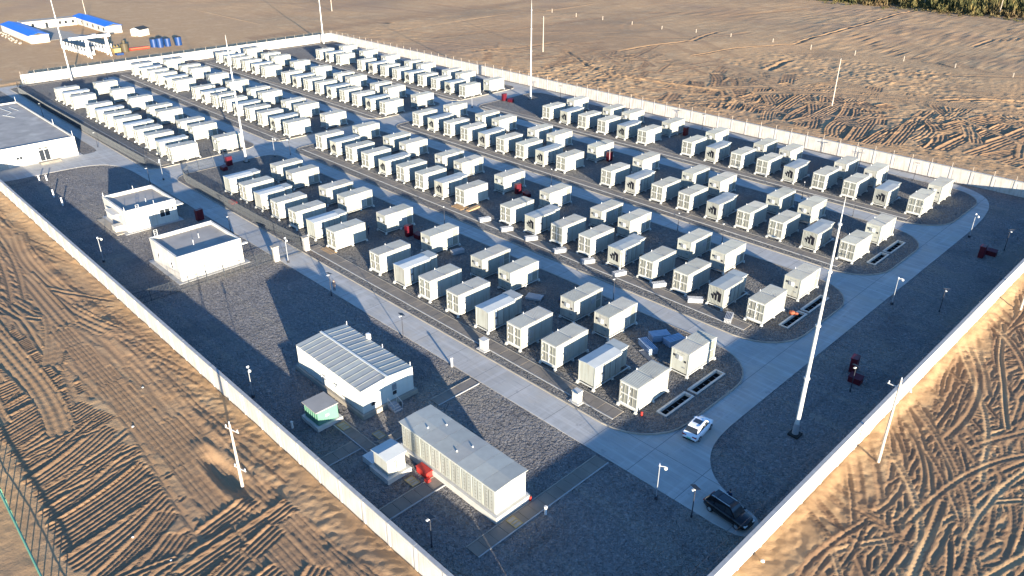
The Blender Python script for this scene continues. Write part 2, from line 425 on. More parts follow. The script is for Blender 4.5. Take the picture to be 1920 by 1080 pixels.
def tyre_prof(gauge, w, depth):
    def f(d, s):
        h = np.full_like(d, 0.02); wt = np.zeros_like(d)
        for c in (-gauge / 2, gauge / 2):
            e = np.abs(d - c)
            h = np.where(e < w, -depth + 0.005 * np.cos(2 * np.pi * s / 0.6) * (e < w * .8), h)
            h = np.where((e >= w) & (e < w * 1.9), depth * 0.75 * np.cos((e - w * 1.45) / (w * .45) * np.pi / 2), h)
            wt = np.maximum(wt, np.where(e < w * 1.9, 1.0, 0.0))
        return h, wt
    return f
def single_prof(w, depth, berm=0.8):
    def f(d, s):
        e = np.abs(d)
        h = np.where(e < w, -depth * np.cos(e / w * np.pi / 2) + 0.02 * np.cos(2 * np.pi * s / 0.6), depth * berm * np.sin(np.clip((e - w) / (w * .9), 0, 1) * np.pi))
        return h, np.where(e < w * 1.9, 1.0, 0.0)
    return f
def dozer_prof(half, depth, grooves, berm, ph):
    def f(d, s):
        e = np.abs(d)
        h = -depth + 0.065 * np.cos(2 * np.pi * d / grooves + ph) + 0.008 * np.sin(2 * np.pi * s / 1.3 + ph)
        h = np.where(d > half * 0.80, berm * np.sin(np.clip((d - half * .80) / (half * .20), 0, 1) * np.pi), h)
        return h, np.where(e < half * 0.99, 1.0, 0.0)
    return f
def curve(p0, ang, L, bend, n=None, wob=0.1):
    n = n or max(4, int(L / 0.8)); st = L / n; pts = [tuple(p0)]; a = ang; x, y = p0; w = 0
    for i in range(n):
        w = w * 0.85 + random.gauss(0, wob) * 0.25; a += bend * st + w * st * 0.2
        x += math.cos(a) * st; y += math.sin(a) * st; pts.append((x, y))
    return pts

FAR = [([(-145.1, 300), (-146.9, 316), (-145.9, 331), (-146.4, 346), (-146.7, 360), (-147.9, 377), (-148.6, 397), (-149.6, 417), (-149.2, 435)], .8, .42),
       ([(-160, 250), (-156, 275), (-145.1, 300)], .7, .2), ([(-138.7, 337), (-123, 321), (-109, 308), (-100, 303), (-84, 295)], .9, .22), ([(-137, 339), (-121, 324), (-107, 311), (-97, 306)], .6, .18),
       ([(-94, 347), (-93.5, 365), (-85.5, 379), (-80, 400)], 1.0, .22), ([(-300, 212), (-303.5, 227), (-303, 239), (-302, 255), (-302, 270), (-304, 292)], .9, .45),
       ([(-307, 150), (-305.7, 193), (-307.5, 243), (-311, 300), (-313.6, 330), (-318, 400)], 1.3, .16), ([(-311, 150), (-309.7, 193), (-311.5, 243), (-315, 300), (-318, 340)], 1.2, .12),
       ([(-185, 238), (-182, 257), (-176.5, 275), (-183, 302)], 1.0, .2), ([(-128, 247), (-131, 268)], 1.3, .35), ([(-199, 224), (-175, 208), (-161, 202), (-140, 206), (-122, 210)], .7, .28),
       ([(-222, 196), (-216, 214), (-214, 236)], 1.0, .2), ([(-260, 205), (-250, 240), (-246, 300)], 1.0, .12), ([(-258, 205), (-248, 240), (-244, 300)], 1.0, .12), ([(-240, 330), (-205, 352), (-190, 400)], 1.3, .2), ([(-72, 242), (-60, 255), (-48, 262)], 1.0, .3)]
# zone 1: land below the near wall, blade passes at right angles to the wall
x = -112.0
while x < -38:
    wdt = random.uniform(2.2, 3.4)
    y0 = 6.4 + random.uniform(-.4, .9); L = random.uniform(8.5, 11.0)
    if x > -54: y0 -= 2.0; L *= 0.75
    a = math.pi / 2 + 0.26 + 0.10 * math.sin(x * .21) + random.uniform(-.05, .05)
    stroke(curve((x, y0), a, L, random.uniform(-.018, .035), wob=.1), dozer_prof(wdt * .62, random.uniform(.0, .07), random.choice([.50, .56, .62]), random.choice([.03, .06, .08, .16]), random.uniform(0, 6)), wdt * .62, 0.8)
    x += wdt * random.uniform(.72, .92)
for k in range(26):
    p = (random.uniform(-110, -44), random.uniform(5, 15))
    stroke(curve(p, random.choice([1.7, 1.9, 2.2, 1.6]) + random.gauss(0, .15), random.uniform(4, 9), random.gauss(0, .04)), single_prof(random.uniform(.18, .3), random.uniform(.05, .10)), .6, 0.7)
# haul track along the near wall
for k in range(30):
    y = random.uniform(15.5, 24.2); x0 = random.uniform(-185, -80)
    stroke(curve((x0, y), random.gauss(0, .03), random.uniform(25, 75), random.gauss(0, .0012), wob=.05), tyre_prof(1.7, random.uniform(.2, .32), random.uniform(.035, .08)), 1.6, 0.5)
for k in range(80):
    y = random.uniform(3, 24); x0 = random.uniform(-190, -118)
    stroke(curve((x0, y), random.gauss(-.06, .12), random.uniform(12, 40), random.gauss(0, .006), wob=.08), random.choice([tyre_prof(1.7, .28, .10), dozer_prof(1.5, .05, .9, .12, 1.0), single_prof(.28, .11)]), 1.6, 0.5)
for k in range(10):
    y = random.uniform(18.5, 22.5); x0 = random.uniform(-112, -60)
    stroke(curve((x0, y), random.gauss(0.02, .02), random.uniform(20, 50), 0, wob=.04), dozer_prof(1.5, .03, .5, .07, random.uniform(0, 6)), 1.5, 0.6)
for k in range(12):
    x0 = random.uniform(-60, -40); stroke(curve((x0, random.uniform(12, 19)), 1.9 + random.gauss(0, .2), random.uniform(3, 6), 0), dozer_prof(1.2, .05, .55, .14, random.uniform(0, 6)), 1.2, 0.8)
# dug-out round the left utility pole
e = np.hypot((GX + 64.5) / 5.2, (GY - 21.6) / 1.25); Z -= 0.42 * (1 - sstep(e, .55, 1.0)); Z += 0.14 * np.exp(-((e - 1.25) / .22) ** 2)
# zone 2: land beyond the right wall, a tangle of wheel tracks
for k in range(90):
    p = (random.uniform(-16.6, 3), random.uniform(46, 128))
    stroke(curve(p, random.choice([1.45, 1.6, 1.75, 1.3, 0.3]) + random.gauss(0, .12), random.uniform(8, 24), random.gauss(0, .03), wob=.2), dozer_prof(random.uniform(.9, 1.5), random.uniform(.0, .04), random.choice([.55, .62]), random.uniform(.03, .08), random.uniform(0, 6)), 1.5, random.choice([.8, 1.0]))
for k in range(250):
    p = (random.uniform(-16.6, 3), random.uniform(38, 128))
    stroke(curve(p, 1.55 + random.gauss(0, .30) if random.random() < .82 else random.uniform(.2, 2.9), random.uniform(7, 30), random.gauss(0, .03), wob=.22), single_prof(random.uniform(.17, .27), random.uniform(.045, .085), .9) if random.random() < .7 else tyre_prof(1.8, random.uniform(.18, .26), random.uniform(.03, .06)), 1.7, random.choice([.35, .7, .9, 1.0]))
for k in range(34):
    p = (random.uniform(-15.0, 2), random.uniform(42, 110))
    stroke(curve(p, 1.5 + random.gauss(0, .22), random.uniform(16, 40), random.gauss(0, .014), wob=.15), single_prof(random.uniform(.22, .34), random.uniform(.03, .06), .9), 1.0, random.choice([.0, .15]))
# zone 3: beyond the far wall, a churned verge and fans of blade ridges
for k in range(90):
    p = (random.uniform(-215, 5), random.uniform(175.5, 181)); stroke(curve(p, math.pi / 2 + random.gauss(.3, .3), random.uniform(1.5, 3.5), 0), single_prof(random.uniform(.25, .45), random.uniform(.06, .13)), .9, 0.4)
for k in range(30):
    stroke(curve((random.uniform(-230, -20), random.uniform(181.5, 188)), random.gauss(0, .02), random.uniform(30, 80), 0, wob=.05), tyre_prof(1.8, .34, .08), 1.8, 0.25)
x = -128.0
while x < 8:
    wdt = random.uniform(2.4, 4.4)
    a = math.pi / 2 + 0.12 + 0.30 * math.sin(x * .045) + random.gauss(0, .06)
    y0 = 191 + 4 * math.sin(x * .11) + random.choice([0, 0, 9, 16]) + random.uniform(-2, 2)
    stroke(curve((x, y0), a, random.uniform(16, 34), random.gauss(.004, .012), wob=.12), dozer_prof(wdt * .62, random.uniform(.0, .10), random.choice([.9, 1.1]), random.uniform(.08, .26), random.uniform(0, 6)), wdt * .62, 0.8)
    x += wdt * .55
for k in range(95):
    p = (random.uniform(-225, 4), random.uniform(187, 232))
    stroke(curve(p, random.choice([1.75, 1.95, 2.2, 1.5]) + random.gauss(0, .12), random.uniform(7, 20), random.gauss(.004, .012), wob=.2), dozer_prof(random.uniform(1.3, 2.2), random.uniform(.0, .06), random.choice([.85, 1.05]), random.uniform(.05, .18), random.uniform(0, 6)), 2.2, random.choice([.4, .7]))
for k in range(60):
    p = (random.uniform(-180, 0), random.uniform(190, 235)); stroke(curve(p, random.uniform(0, 3.1), random.uniform(10, 30), random.gauss(0, .015)), random.choice([tyre_prof(1.9, .38, .05), single_prof(.5, .07), single_prof(.4, .06)]), 1.9, random.choice([.3, .7]))
for k in range(70):
    p = (random.uniform(-420, 0), random.uniform(200, 430)); stroke(curve(p, random.choice([0.1, .5, 2.4, 2.9]) + random.gauss(0, .2), random.uniform(40, 150), random.gauss(0, .006), n=30), single_prof(random.uniform(.6, 1.4), random.uniform(.03, .10), .4), 2.8, 0.35)
# gullies, an old track and clods on the far plain
def gully(pts, w, d, b=.5):
    out = []
    for (a, c) in zip(pts[:-1], pts[1:]):
        n = max(2, int(math.hypot(c[0] - a[0], c[1] - a[1]) / 2.5))
        for k in range(n): f = k / n; out.append((a[0] + (c[0] - a[0]) * f + random.gauss(0, .35), a[1] + (c[1] - a[1]) * f + random.gauss(0, .35)))
    stroke(out + [pts[-1]], single_prof(w, d, b), w * 2, .5)
for pts, w, d in FAR: gully(pts, w, d)
def clods(x0, x1, y0, y1, amp, sc, seed):
    global Z
    m = sstep(GX, x0 - 8, x0 + 8) * (1 - sstep(GX, x1 - 8, x1 + 8)) * sstep(GY, y0 - 5, y0 + 5) * (1 - sstep(GY, y1 - 6, y1 + 6))
    n = np.maximum(vnoise(*rot(GX, GY, .5), sc, seed), -.1) + .7 * np.maximum(vnoise(*rot(GX, GY, 1.3), sc * .55, seed + 1), -.1)
    Z += m * n * amp * (vnoise(GX, GY, 22, seed + 2) + .6)
clods(-215, 5, 184, 240, .32, 1.7, 200); clods(-150, -20, 246, 285, .45, 1.6, 140); clods(-270, -110, 180, 215, .38, 1.4, 150); clods(-230, -60, 300, 430, .5, 3.0, 160); clods(-420, -250, 180, 300, .3, 2.4, 170); clods(-60, 10, 226, 250, .4, 1.4, 180); clods(-330, -284, 60, 80, .5, 1.5, 190)
# smooth sand at the wall feet, level with the base of the wall
dw = np.minimum.reduce([np.where((GX < -18) & (GY < 28.2), 28.2 - GY, 99), np.where((GX > -21.0), GX + 21.0, 99), np.where(GY > 172, GY - 172, 99), np.where(GX < -280, -280 - GX, 99)])
k = 1 - sstep(dw, 0.0, 2.2)
Z = Z * (1 - k) + k * (0.02 + 0.12 * vnoise(GX, GY, 0.8, 5))
Z += 0.28 * np.exp(-((dw - 4.2) / 1.3) ** 2) * (vnoise(GX, GY, 3.1, 8) + .55) * (GY < 60)
SOIL *= 1 - k
Z += .38 * np.maximum(vnoise(GX + 3, GY, 3.3, 71) + .1, 0) * (1 - sstep(dw, .2, 1.6)) * (dw < 50)
Z += (vnoise(*rot(GX, GY, .8), .5, 61) * .09 + vnoise(*rot(GX, GY, .2), 1.1, 62) * .03) * (1 - sstep(dw, 3.5, 7.0)) * sstep(dw, .2, 1.2)
# the camp and the service yard on the left stay level
lev = sstep(-GX, 283, 292) * (1 - sstep(np.abs(GY - 100), 55, 90)) * (1 - sstep(-GX, 430, 520)); Z *= 1 - 0.8 * lev
lv2 = (1 - sstep(GX, -276, -268)) * 0; Z *= 1 - lv2

def build_terrain():
    keep = ~((GX[:-1, :-1] >= -280.3) & (GX[1:, 1:] <= -20.7) & (GY[:-1, :-1] >= 28.0) & (GY[1:, 1:] <= 172.3))
    idx = np.arange(NX * NY).reshape(NX, NY)
    q = np.stack([idx[:-1, :-1], idx[1:, :-1], idx[1:, 1:], idx[:-1, 1:]], -1)[keep]
    used = np.zeros(NX * NY, bool); used[q.ravel()] = True
    remap = np.cumsum(used) - 1
    q = remap[q].astype(np.int32)
    co = np.stack([GX.ravel(), GY.ravel(), Z.ravel()], -1)[used].astype(np.float32)
    me = bpy.data.meshes.new('desert_ground')
    me.vertices.add(len(co)); me.vertices.foreach_set('co', co.ravel())
    me.loops.add(q.size); me.loops.foreach_set('vertex_index', q.ravel())
    me.polygons.add(len(q)); me.polygons.foreach_set('loop_start', np.arange(0, q.size, 4, dtype=np.int32))
    me.update(calc_edges=True)
    at = me.attributes.new('soil', 'FLOAT', 'POINT'); at.data.foreach_set('value', SOIL.ravel()[used].astype(np.float32))
    o = bpy.data.objects.new('desert_ground', me); COL.objects.link(o); o['kind'] = 'structure'
    m, nt, p, c, cc, noise, ramp, mix = ground_mat('sand', [(0.395, 0.252, 0.130), (0.350, 0.218, 0.110), (0.435, 0.290, 0.155), (0.305, 0.196, 0.114)], [0.7, 0.16, 0.018], [('n', 2.6, 0.6, 0.07), ('n', 8.0, 0.6, 0.04)])
    a = nt.nodes.new('ShaderNodeAttribute'); a.attribute_name = 'soil'
    f = nt.nodes.new('ShaderNodeMath'); f.operation = 'MULTIPLY'; f.inputs[1].default_value = 0.85; nt.links.new(a.outputs['Fac'], f.inputs[0])
    c2 = mix(c, (0.195, 0.114, 0.064), f.outputs[0]); nt.links.new(c2, p.inputs['Base Color'])
    me.materials.append(m)
build_terrain()

# ------------------------------------------------------------------ yard, roads, pads, pits
PITS = []
for y0 in (60.5, 89.1, 117.9):
    PITS += [(-39.75, -38.35, y0 + 1.9, y0 + 7.6), (-39.75, -38.35, y0 + 8.2, y0 + 14.5)]
def rect(a, b, c, d): return [(a, c), (b, c), (b, d), (a, d)]
HOLES = [rect(*p) for p in PITS]
sheet('gravel_yard', rect(-280.1, -20.9, 28.1, 172.1), 0.0, 'gravel', HOLES)
road_poly = [(-300, 52.0), (-190.5, 52.0), (-190.5, 28.5), (-182.3, 28.5), (-182.0, 44), (-180.6, 48.2), (-177.5, 50.8), (-172, 52.0), (-22, 52.0), (-22, 55.6), (-26.0, 56.3), (-28.6, 57.4), (-30.6, 59.3), (-31.9, 62.0), (-32.4, 65.5), (-32.4, 145), (-32.7, 154), (-33.6, 161), (-35.2, 165.6), (-38.2, 168.8), (-43, 170.9), (-272, 170.9), (-272, 66), (-279, 58.5), (-300, 58.5)]
def soften(poly, lim, it=2):
    for _ in range(it):
        out = []; n = len(poly)
        for i in range(n):
            a, b = Vector(poly[i]), Vector(poly[(i + 1) % n]); d = b - a; c = min(d.length * .25, lim)
            u = d.normalized(); out += [tuple(a + u * c), tuple(b - u * c)]
        poly = out
    return poly
road_poly = soften(road_poly, 1.6)
sheet('concrete_road', road_poly, 0.05, 'road_concrete', HOLES, 0.1)
PADS = []
for y0, y1 in ((56.3, 80.3), (84.2, 108.8), (113.3, 137.6), (142.0, 167.2)):
    PADS.append(rpoly(-160.5, -35.9, y0, y1, 3.5, 7.0)); 
    PADS.append(rpoly(-276.5, -168.2, y0 if y0 > 60 else 54.6, y1, 2.0, 3.0))
for i, p in enumerate(PADS):
    sheet('container_pad', p, 0.17, 'pad_gravel', [h for h in HOLES if all(inside(q[0], q[1], p) for q in h)], 0.2)

# pale kerb edges round every pad
for p in PADS:
    mb = MB(); n = len(p)
    c = Vector((sum(q[0] for q in p) / n, sum(q[1] for q in p) / n))
    ins = []
    for i in range(n):
        a, b, d = Vector(p[i - 1]), Vector(p[i]), Vector(p[(i + 1) % n])
        t = ((b - a).normalized() + (d - b).normalized()); t = t.normalized() if t.length > 1e-6 else (d - b).normalized()
        nn = Vector((-t.y, t.x)); ins.append((b - nn * 0.0, b + nn * 0.14))
    for i in range(n):
        (o0, i0), (o1, i1) = ins[i], ins[(i + 1) % n]
        if (o1 - o0).length < 1e-4: continue
        k = len(mb.v)
        out0 = o0 + (o0 - i0).normalized() * 0.03; out1 = o1 + (o1 - i1).normalized() * 0.03
        mb.v += [(*out0, 0.0), (*out1, 0.0), (*out1, 0.205), (*out0, 0.205), (*i1, 0.205), (*i0, 0.205), (*i1, 0.1), (*i0, 0.1)]
        mb.f += [(k, k + 1, k + 2, k + 3), (k + 3, k + 2, k + 4, k + 5), (k + 5, k + 4, k + 6, k + 7)]
    o = mb.build('pad_kerb', 'concrete_brown'); o['kind'] = 'structure'

PROW = ['fence-side', 'second', 'third']
for i, (a, b, c, d) in enumerate(PITS):
    r = i // 2
    t = thing('cable_pit', 'open concrete-rimmed cable pit, %s of two at the road end of the %s row' % (('lower', 'upper')[i % 2], PROW[r]), 'pit', ((a + b) / 2, (c + d) / 2, 0), group='open cable pits at the row ends')
    hx, hy = (b - a) / 2, (d - c) / 2; w = 0.22
    for nm_, m_n, z0_, z1_, w_ in (('rim', 'concrete_pale', -.1, .30, w), ('pit_wall', 'pit_dark', -1.6, -.1, w + .02)):  # below the pale rim the walls are coloured dark to stand for shade
        mb = MB(); mb.box(-hx - .02, -hx + w_, -hy - .02, hy + .02, z0_, z1_); mb.box(hx - w_, hx + .02, -hy - .02, hy + .02, z0_, z1_)
        mb.box(-hx + w_, hx - w_, -hy - .02, -hy + w_, z0_, z1_); mb.box(-hx + w_, hx - w_, hy - w_, hy + .02, z0_, z1_); mb.build(nm_, m_n, t)
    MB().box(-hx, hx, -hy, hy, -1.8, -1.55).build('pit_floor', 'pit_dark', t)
    for k in range(5):
        y = -hy + .8 + k * (2 * hy - 1.6) / 4; q = MB(); q.tube((-hx + .22, y, -.35), (hx - .22, y, -.35), .035, n=6); q.tube((hx - .3, y, -.35), (hx - .3, y, -1.15), .03, n=5); q.build('cable_bracket', 'metal_grey', t)

# cable trench covers: strips of precast slabs along the front of each row and between the buildings
def trench(name, x0, x1, y0, y1, z, label, along='x', pitch=1.25, edge=True):
    t = thing(name, label, 'cable trench', ((x0 + x1) / 2, (y0 + y1) / 2, z)); hx, hy = (x1 - x0) / 2, (y1 - y0) / 2
    L = 2 * (hx if along == 'x' else hy); n = max(1, int(L / pitch)); st = L / n
    proto = None
    for k in range(n):
        o = -L / 2 + (k + .5) * st
        if proto is None:
            mb = MB()
            if along == 'x': mb.box(-st / 2 + .02, st / 2 - .02, -hy + .1, hy - .1, -.1, .07)
            else: mb.box(-hx + .1, hx - .1, -st / 2 + .02, st / 2 - .02, -.1, .07)
            proto = mb.build('cover_slab', 'cover_slab', t); q = proto
        else:
            q = proto.copy(); COL.objects.link(q); q.parent = t
        q.location = (o, 0, random.uniform(-.008, .02)) if along == 'x' else (0, o, random.uniform(-.008, .02))
    for s in (-1, 1):
        mb = MB()
        if along == 'x': mb.box(-hx, hx, s * hy - .06, s * hy + .06, -.1, .10)
        else: mb.box(s * hx - .06, s * hx + .06, -hy, hy, -.1, .10)
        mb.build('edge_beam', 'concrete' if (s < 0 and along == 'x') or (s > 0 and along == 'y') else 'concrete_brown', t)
    return t
ROWY = [60.5, 89.1, 117.7, 146.4]
RN = ['fence-side row', 'second row', 'third row', 'wall-side row']
for r, y in enumerate(ROWY):
    xe = -42.4
    trench('cable_trench', -108.5 if r == 0 else -158.5, xe, y - 2.8, y - 0.85, 0.17, 'slab-covered cable trench along the %s by the ring road' % RN[r])
    trench('cable_trench', -272 if r in (1, 2) else -252, -169.5, y - 2.6, y - 1.0, 0.17, 'slab-covered cable trench along the %s beyond the cross road' % RN[r])
trench('cable_trench', -60.2, -58.6, 45.2, 51.7, 0.0, 'short slab-covered cable trench from the ridged hall to the concrete road', 'y')
trench('cable_trench', -39.8, -38.1, 33.0, 51.6, 0.0, 'slab-covered cable trench beyond the end of the long cabinet building', 'y')
trench('cable_trench', -49.4, -47.6, 28.8, 37.0, 0.0, 'slab-covered cable trench from the near wall to the long cabinet building', 'y')
trench('cable_trench', -60.1, -58.4, 28.8, 34.1, 0.0, 'slab-covered cable trench from the near wall towards the green transformer', 'y')
trench('cable_trench', -64.2, -52.6, 34.3, 35.6, 0.0, 'slab-covered cable trench between green transformer and small white hut', 'x')
trench('cable_trench', -58.1, -56.9, 36.0, 38.9, 0.0, 'shortest slab-covered cable trench, at the steps of the ridged hall', 'y', 0.9)

# ------------------------------------------------------------------ boundary walls
def wall(label, p0, p1, spikes, h=3.0):
    p0 = Vector(p0); p1 = Vector(p1); L = (p1 - p0).length; a = math.atan2(p1.y - p0.y, p1.x - p0.x)
    t = thing('boundary_wall', label, 'wall', (p0.x, p0.y, 0), a)
    n = round(L / 4.0); st = L / n
    pan = MB().box(.16, st - .16, -.10, .10, -.3, h - .1); pan.box(.5, st - .5, -.125, .125, .35, h - .55)
    pan = pan.build('wall_panel', 'wall_white', t)
    post = MB().box(-.158, .158, -.16, .16, -.3, h - .1).build('wall_post', 'wall_white', t)
    cop = MB().box(.01, st - .01, -.20, .20, h - .1, h + .03).build('coping', 'wall_cap', t)
    spk = None
    if spikes:
        s = MB(); s.tube((0, 0, h), (0, 0, h + .95), .045, .04, 6); s.box(-.03, .03, -.07, .07, h + .3, h + .36); s.box(-.03, .03, -.07, .07, h + .6, h + .66); spk = s.build('wire_post', 'cream_pole', t)
    for k in range(n + 1):
        if k == 0:
            continue
        q = post.copy(); COL.objects.link(q); q.parent = t; q.location = (k * st, 0, 0)
        if k < n:
            for o in (pan, cop):
                q = o.copy(); COL.objects.link(q); q.parent = t; q.location = (k * st, 0, random.uniform(-.012, .012) if o is cop else 0)
        if spk:
            q = spk.copy(); COL.objects.link(q); q.parent = t; q.location = (k * st, 0, 0)
    if spikes:
        w = MB()
        for z in (.33, .63, .92): w.tube((0, 0, h + z), (L, 0, h + z), .007, n=4, caps=False)
        w.build('wire', 'metal_grey', t)
    return t
wall('white panelled wall with grey coping along the furrowed sand by the white hut', (-233, 28.2), (-20.9, 28.2), False)
wall('white panelled wall with grey coping behind the parked black car', (-20.9, 28.7), (-20.9, 171.7), False)
wall('long white panelled wall with wire posts along the back of the yard', (-280.0, 172.1), (-20.9, 172.1), True)
wall('white panelled wall with wire posts facing the blue-roofed camp', (-280.2, 59.5), (-280.2, 171.7), True)

# ------------------------------------------------------------------ containers
def feet(t, ys, xs=(-1.28, 1.28), proto=None, h=.34):
    for y in ys:
        for x in xs:
            if proto is None:
                mb = MB(); mb.box(-.17, .17, -.17, .17, 0, .10); mb.box(-.12, .12, -.12, .12, .10, h); proto = mb.build('foot', 'frame_paint', t)
                proto.location = (x, y, 0)
            else: inst(proto, t, (x, y, 0))
    return proto
def chevrons():
    mb = MB()
    # three slanting strokes that turn straight down, growing to the right (x-z plane)
    for xa, xb, w, zt, zb, t in ((-1.12, -.86, .26, 2.10, 1.15, .42), (-.72, -.34, .38, 2.52, .95, .52), (-.16, .26, .56, 2.95, .85, .62)):
        sl = .42
        pts = [(xa, zt), (xa, zt - t), (xb, zt - t - sl * (xb - xa)), (xb, zb + .1), (xb + w, zb), (xb + w, zt - sl * (xb + w - xa))]
        mb.prism(pts, -.0, .016, Matrix(((1, 0, 0, 0), (0, 0, -1, 0), (0, 1, 0, 0), (0, 0, 0, 1))))
    return mb
def ribs_roof(w, l0, l1, z0, ridge=True, pitch=.26):
    mb = MB(); mb.box(-w, w, l0, l1, z0, z0 + .09)
    y = l0 + .12
    while y < l1 - .1:
        mb.box(-w + .05, w - .05, y, y + .11, z0 + .09, z0 + .14); y += pitch
    return mb
def make_A():
    t = thing('battery_container', 'x', 'container', group='battery containers standing in rows on the gravel pads')
    W, Lh = 1.30, 3.05
    b = MB(); b.box(-W + .05, W - .05, -Lh + .16, Lh - .04, .48, 3.34)
    for sx in (-1, 1):
        for sy in (-1, 1):
            b.box(min(sx * W, sx * (W - .16)), max(sx * W, sx * (W - .16)), min(sy * Lh, sy * (Lh - .16)), max(sy * Lh, sy * (Lh - .16)), .36, 3.36)
        b.box(min(sx * W, sx * (W - .12)), max(sx * W, sx * (W - .12)), -Lh + .16, Lh - .16, 3.20, 3.36)
        b.box(min(sx * W, sx * (W - .12)), max(sx * W, sx * (W - .12)), -Lh + .16, Lh - .16, .36, .56)
        for k in range(4):
            yy = -Lh + .24 + k * .22
            b.box(min(sx * (W - .02), sx * (W - .06)), max(sx * (W - .02), sx * (W - .06)), yy, yy + .12, .60, 3.14)
    b.build('body', 'white_paint', t)
    f = MB()
    f.box(-W + .16, W - .16, -Lh, -Lh + .15, 3.16, 3.36); f.box(-W + .16, W - .16, -Lh, -Lh + .15, .36, .62)
    f.box(-W + .16, W - .16, -Lh - .012, -Lh + .14, 1.83, 1.97); f.box(-.07, .07, -Lh - .012, -Lh + .14, .62, 1.83); f.box(-.07, .07, -Lh - .012, -Lh + .14, 1.97, 3.16)
    f.build('end_frame', 'frame_paint', t)
    g0 = None
    for sx in (-1, 1):
        for z0 in (.64, 1.99):
            if g0 is None:
                g = MB(); g.box(-.51, .51, .05, .15, 0, 1.15); 
                for k in range(9): g.box(-.49, .49, .02, .05, .05 + k * .122, .05 + k * .122 + .055)
                g.box(-.035, .035, -.01, .05, 0, 1.15); g0 = g.build('grille_panel', 'grille_paint', t); g0.location = (sx * .605, -Lh, z0)
                hd = MB().box(-.44, -.40, -.05, .02, .45, .75).build('handle', 'lamp_white', g0)
            else:
                q = inst(g0, t, (sx * .605, -Lh, z0)); inst(hd, q)
    ribs_roof(W + .03, -Lh - .03, -.02, 3.36).build('roof', 'roof_paint', t)
    ribs_roof(W + .03, .02, Lh + .03, 3.36).build('roof', 'roof_paint', t)
    r = MB()
    for sx in (-1, 1): r.box(min(sx * (W + .03), sx * (W - .12)), max(sx * (W + .03), sx * (W - .12)), -Lh - .1, Lh + .1, .26, .355)
    for y in (-Lh - .1, Lh): r.box(-W + .12, W - .12, y, y + .1, .26, .355)
    r.build('base_frame', 'frame_paint', t)
    feet(t, (-Lh - .12, 0.2, Lh + .08))
    lv = None
    for z in (.85, 2.05):
        if lv is None:
            g = MB(); g.box(0, .05, -.16, .16, 0, .95)
            for k in range(8): g.box(.05, .075, -.14, .14, .06 + k * .11, .12 + k * .11)
            lv = g.build('louvre_box', 'louvre_paint', t); lv.location = (W - .03, -1.86, z)
        else: inst(lv, t, (W - .03, -1.86, z))
    MB().tube((-W + .05, 0, 3.45), (-W + .05, 0, 3.72), .05, .03, 6).build('vent_pin', 'lamp_white', t)
    mb = MB(); mb.box(W - .25, W - .1, -.03, .0, 3.45, 3.55); mb.build('lifting_eye', 'seam_dark', t)
    # faint round emblem on the long side
    lg = MB(); n = 20
    for (ra, rb, a0, a1) in ((.50, .66, 100, 300), (.20, .36, -60, 170)):
        vs = []
        for i in range(n + 1):
            a = R(a0 + (a1 - a0) * i / n)
            for rr in (ra, rb):
                for xx in (W - .048, W - .035): vs.append((xx, -1.0 + math.cos(a) * rr, 1.9 + math.sin(a) * rr))
        fs = []
        for i in range(n):
            o = i * 4; fs += [(o + 1, o + 3, o + 7, o + 5), (o, o + 1, o + 5, o + 4), (o + 3, o + 2, o + 6, o + 7)]
        lg.add(vs, fs)
    lg.build('logo', 'print_grey', t)
    return t
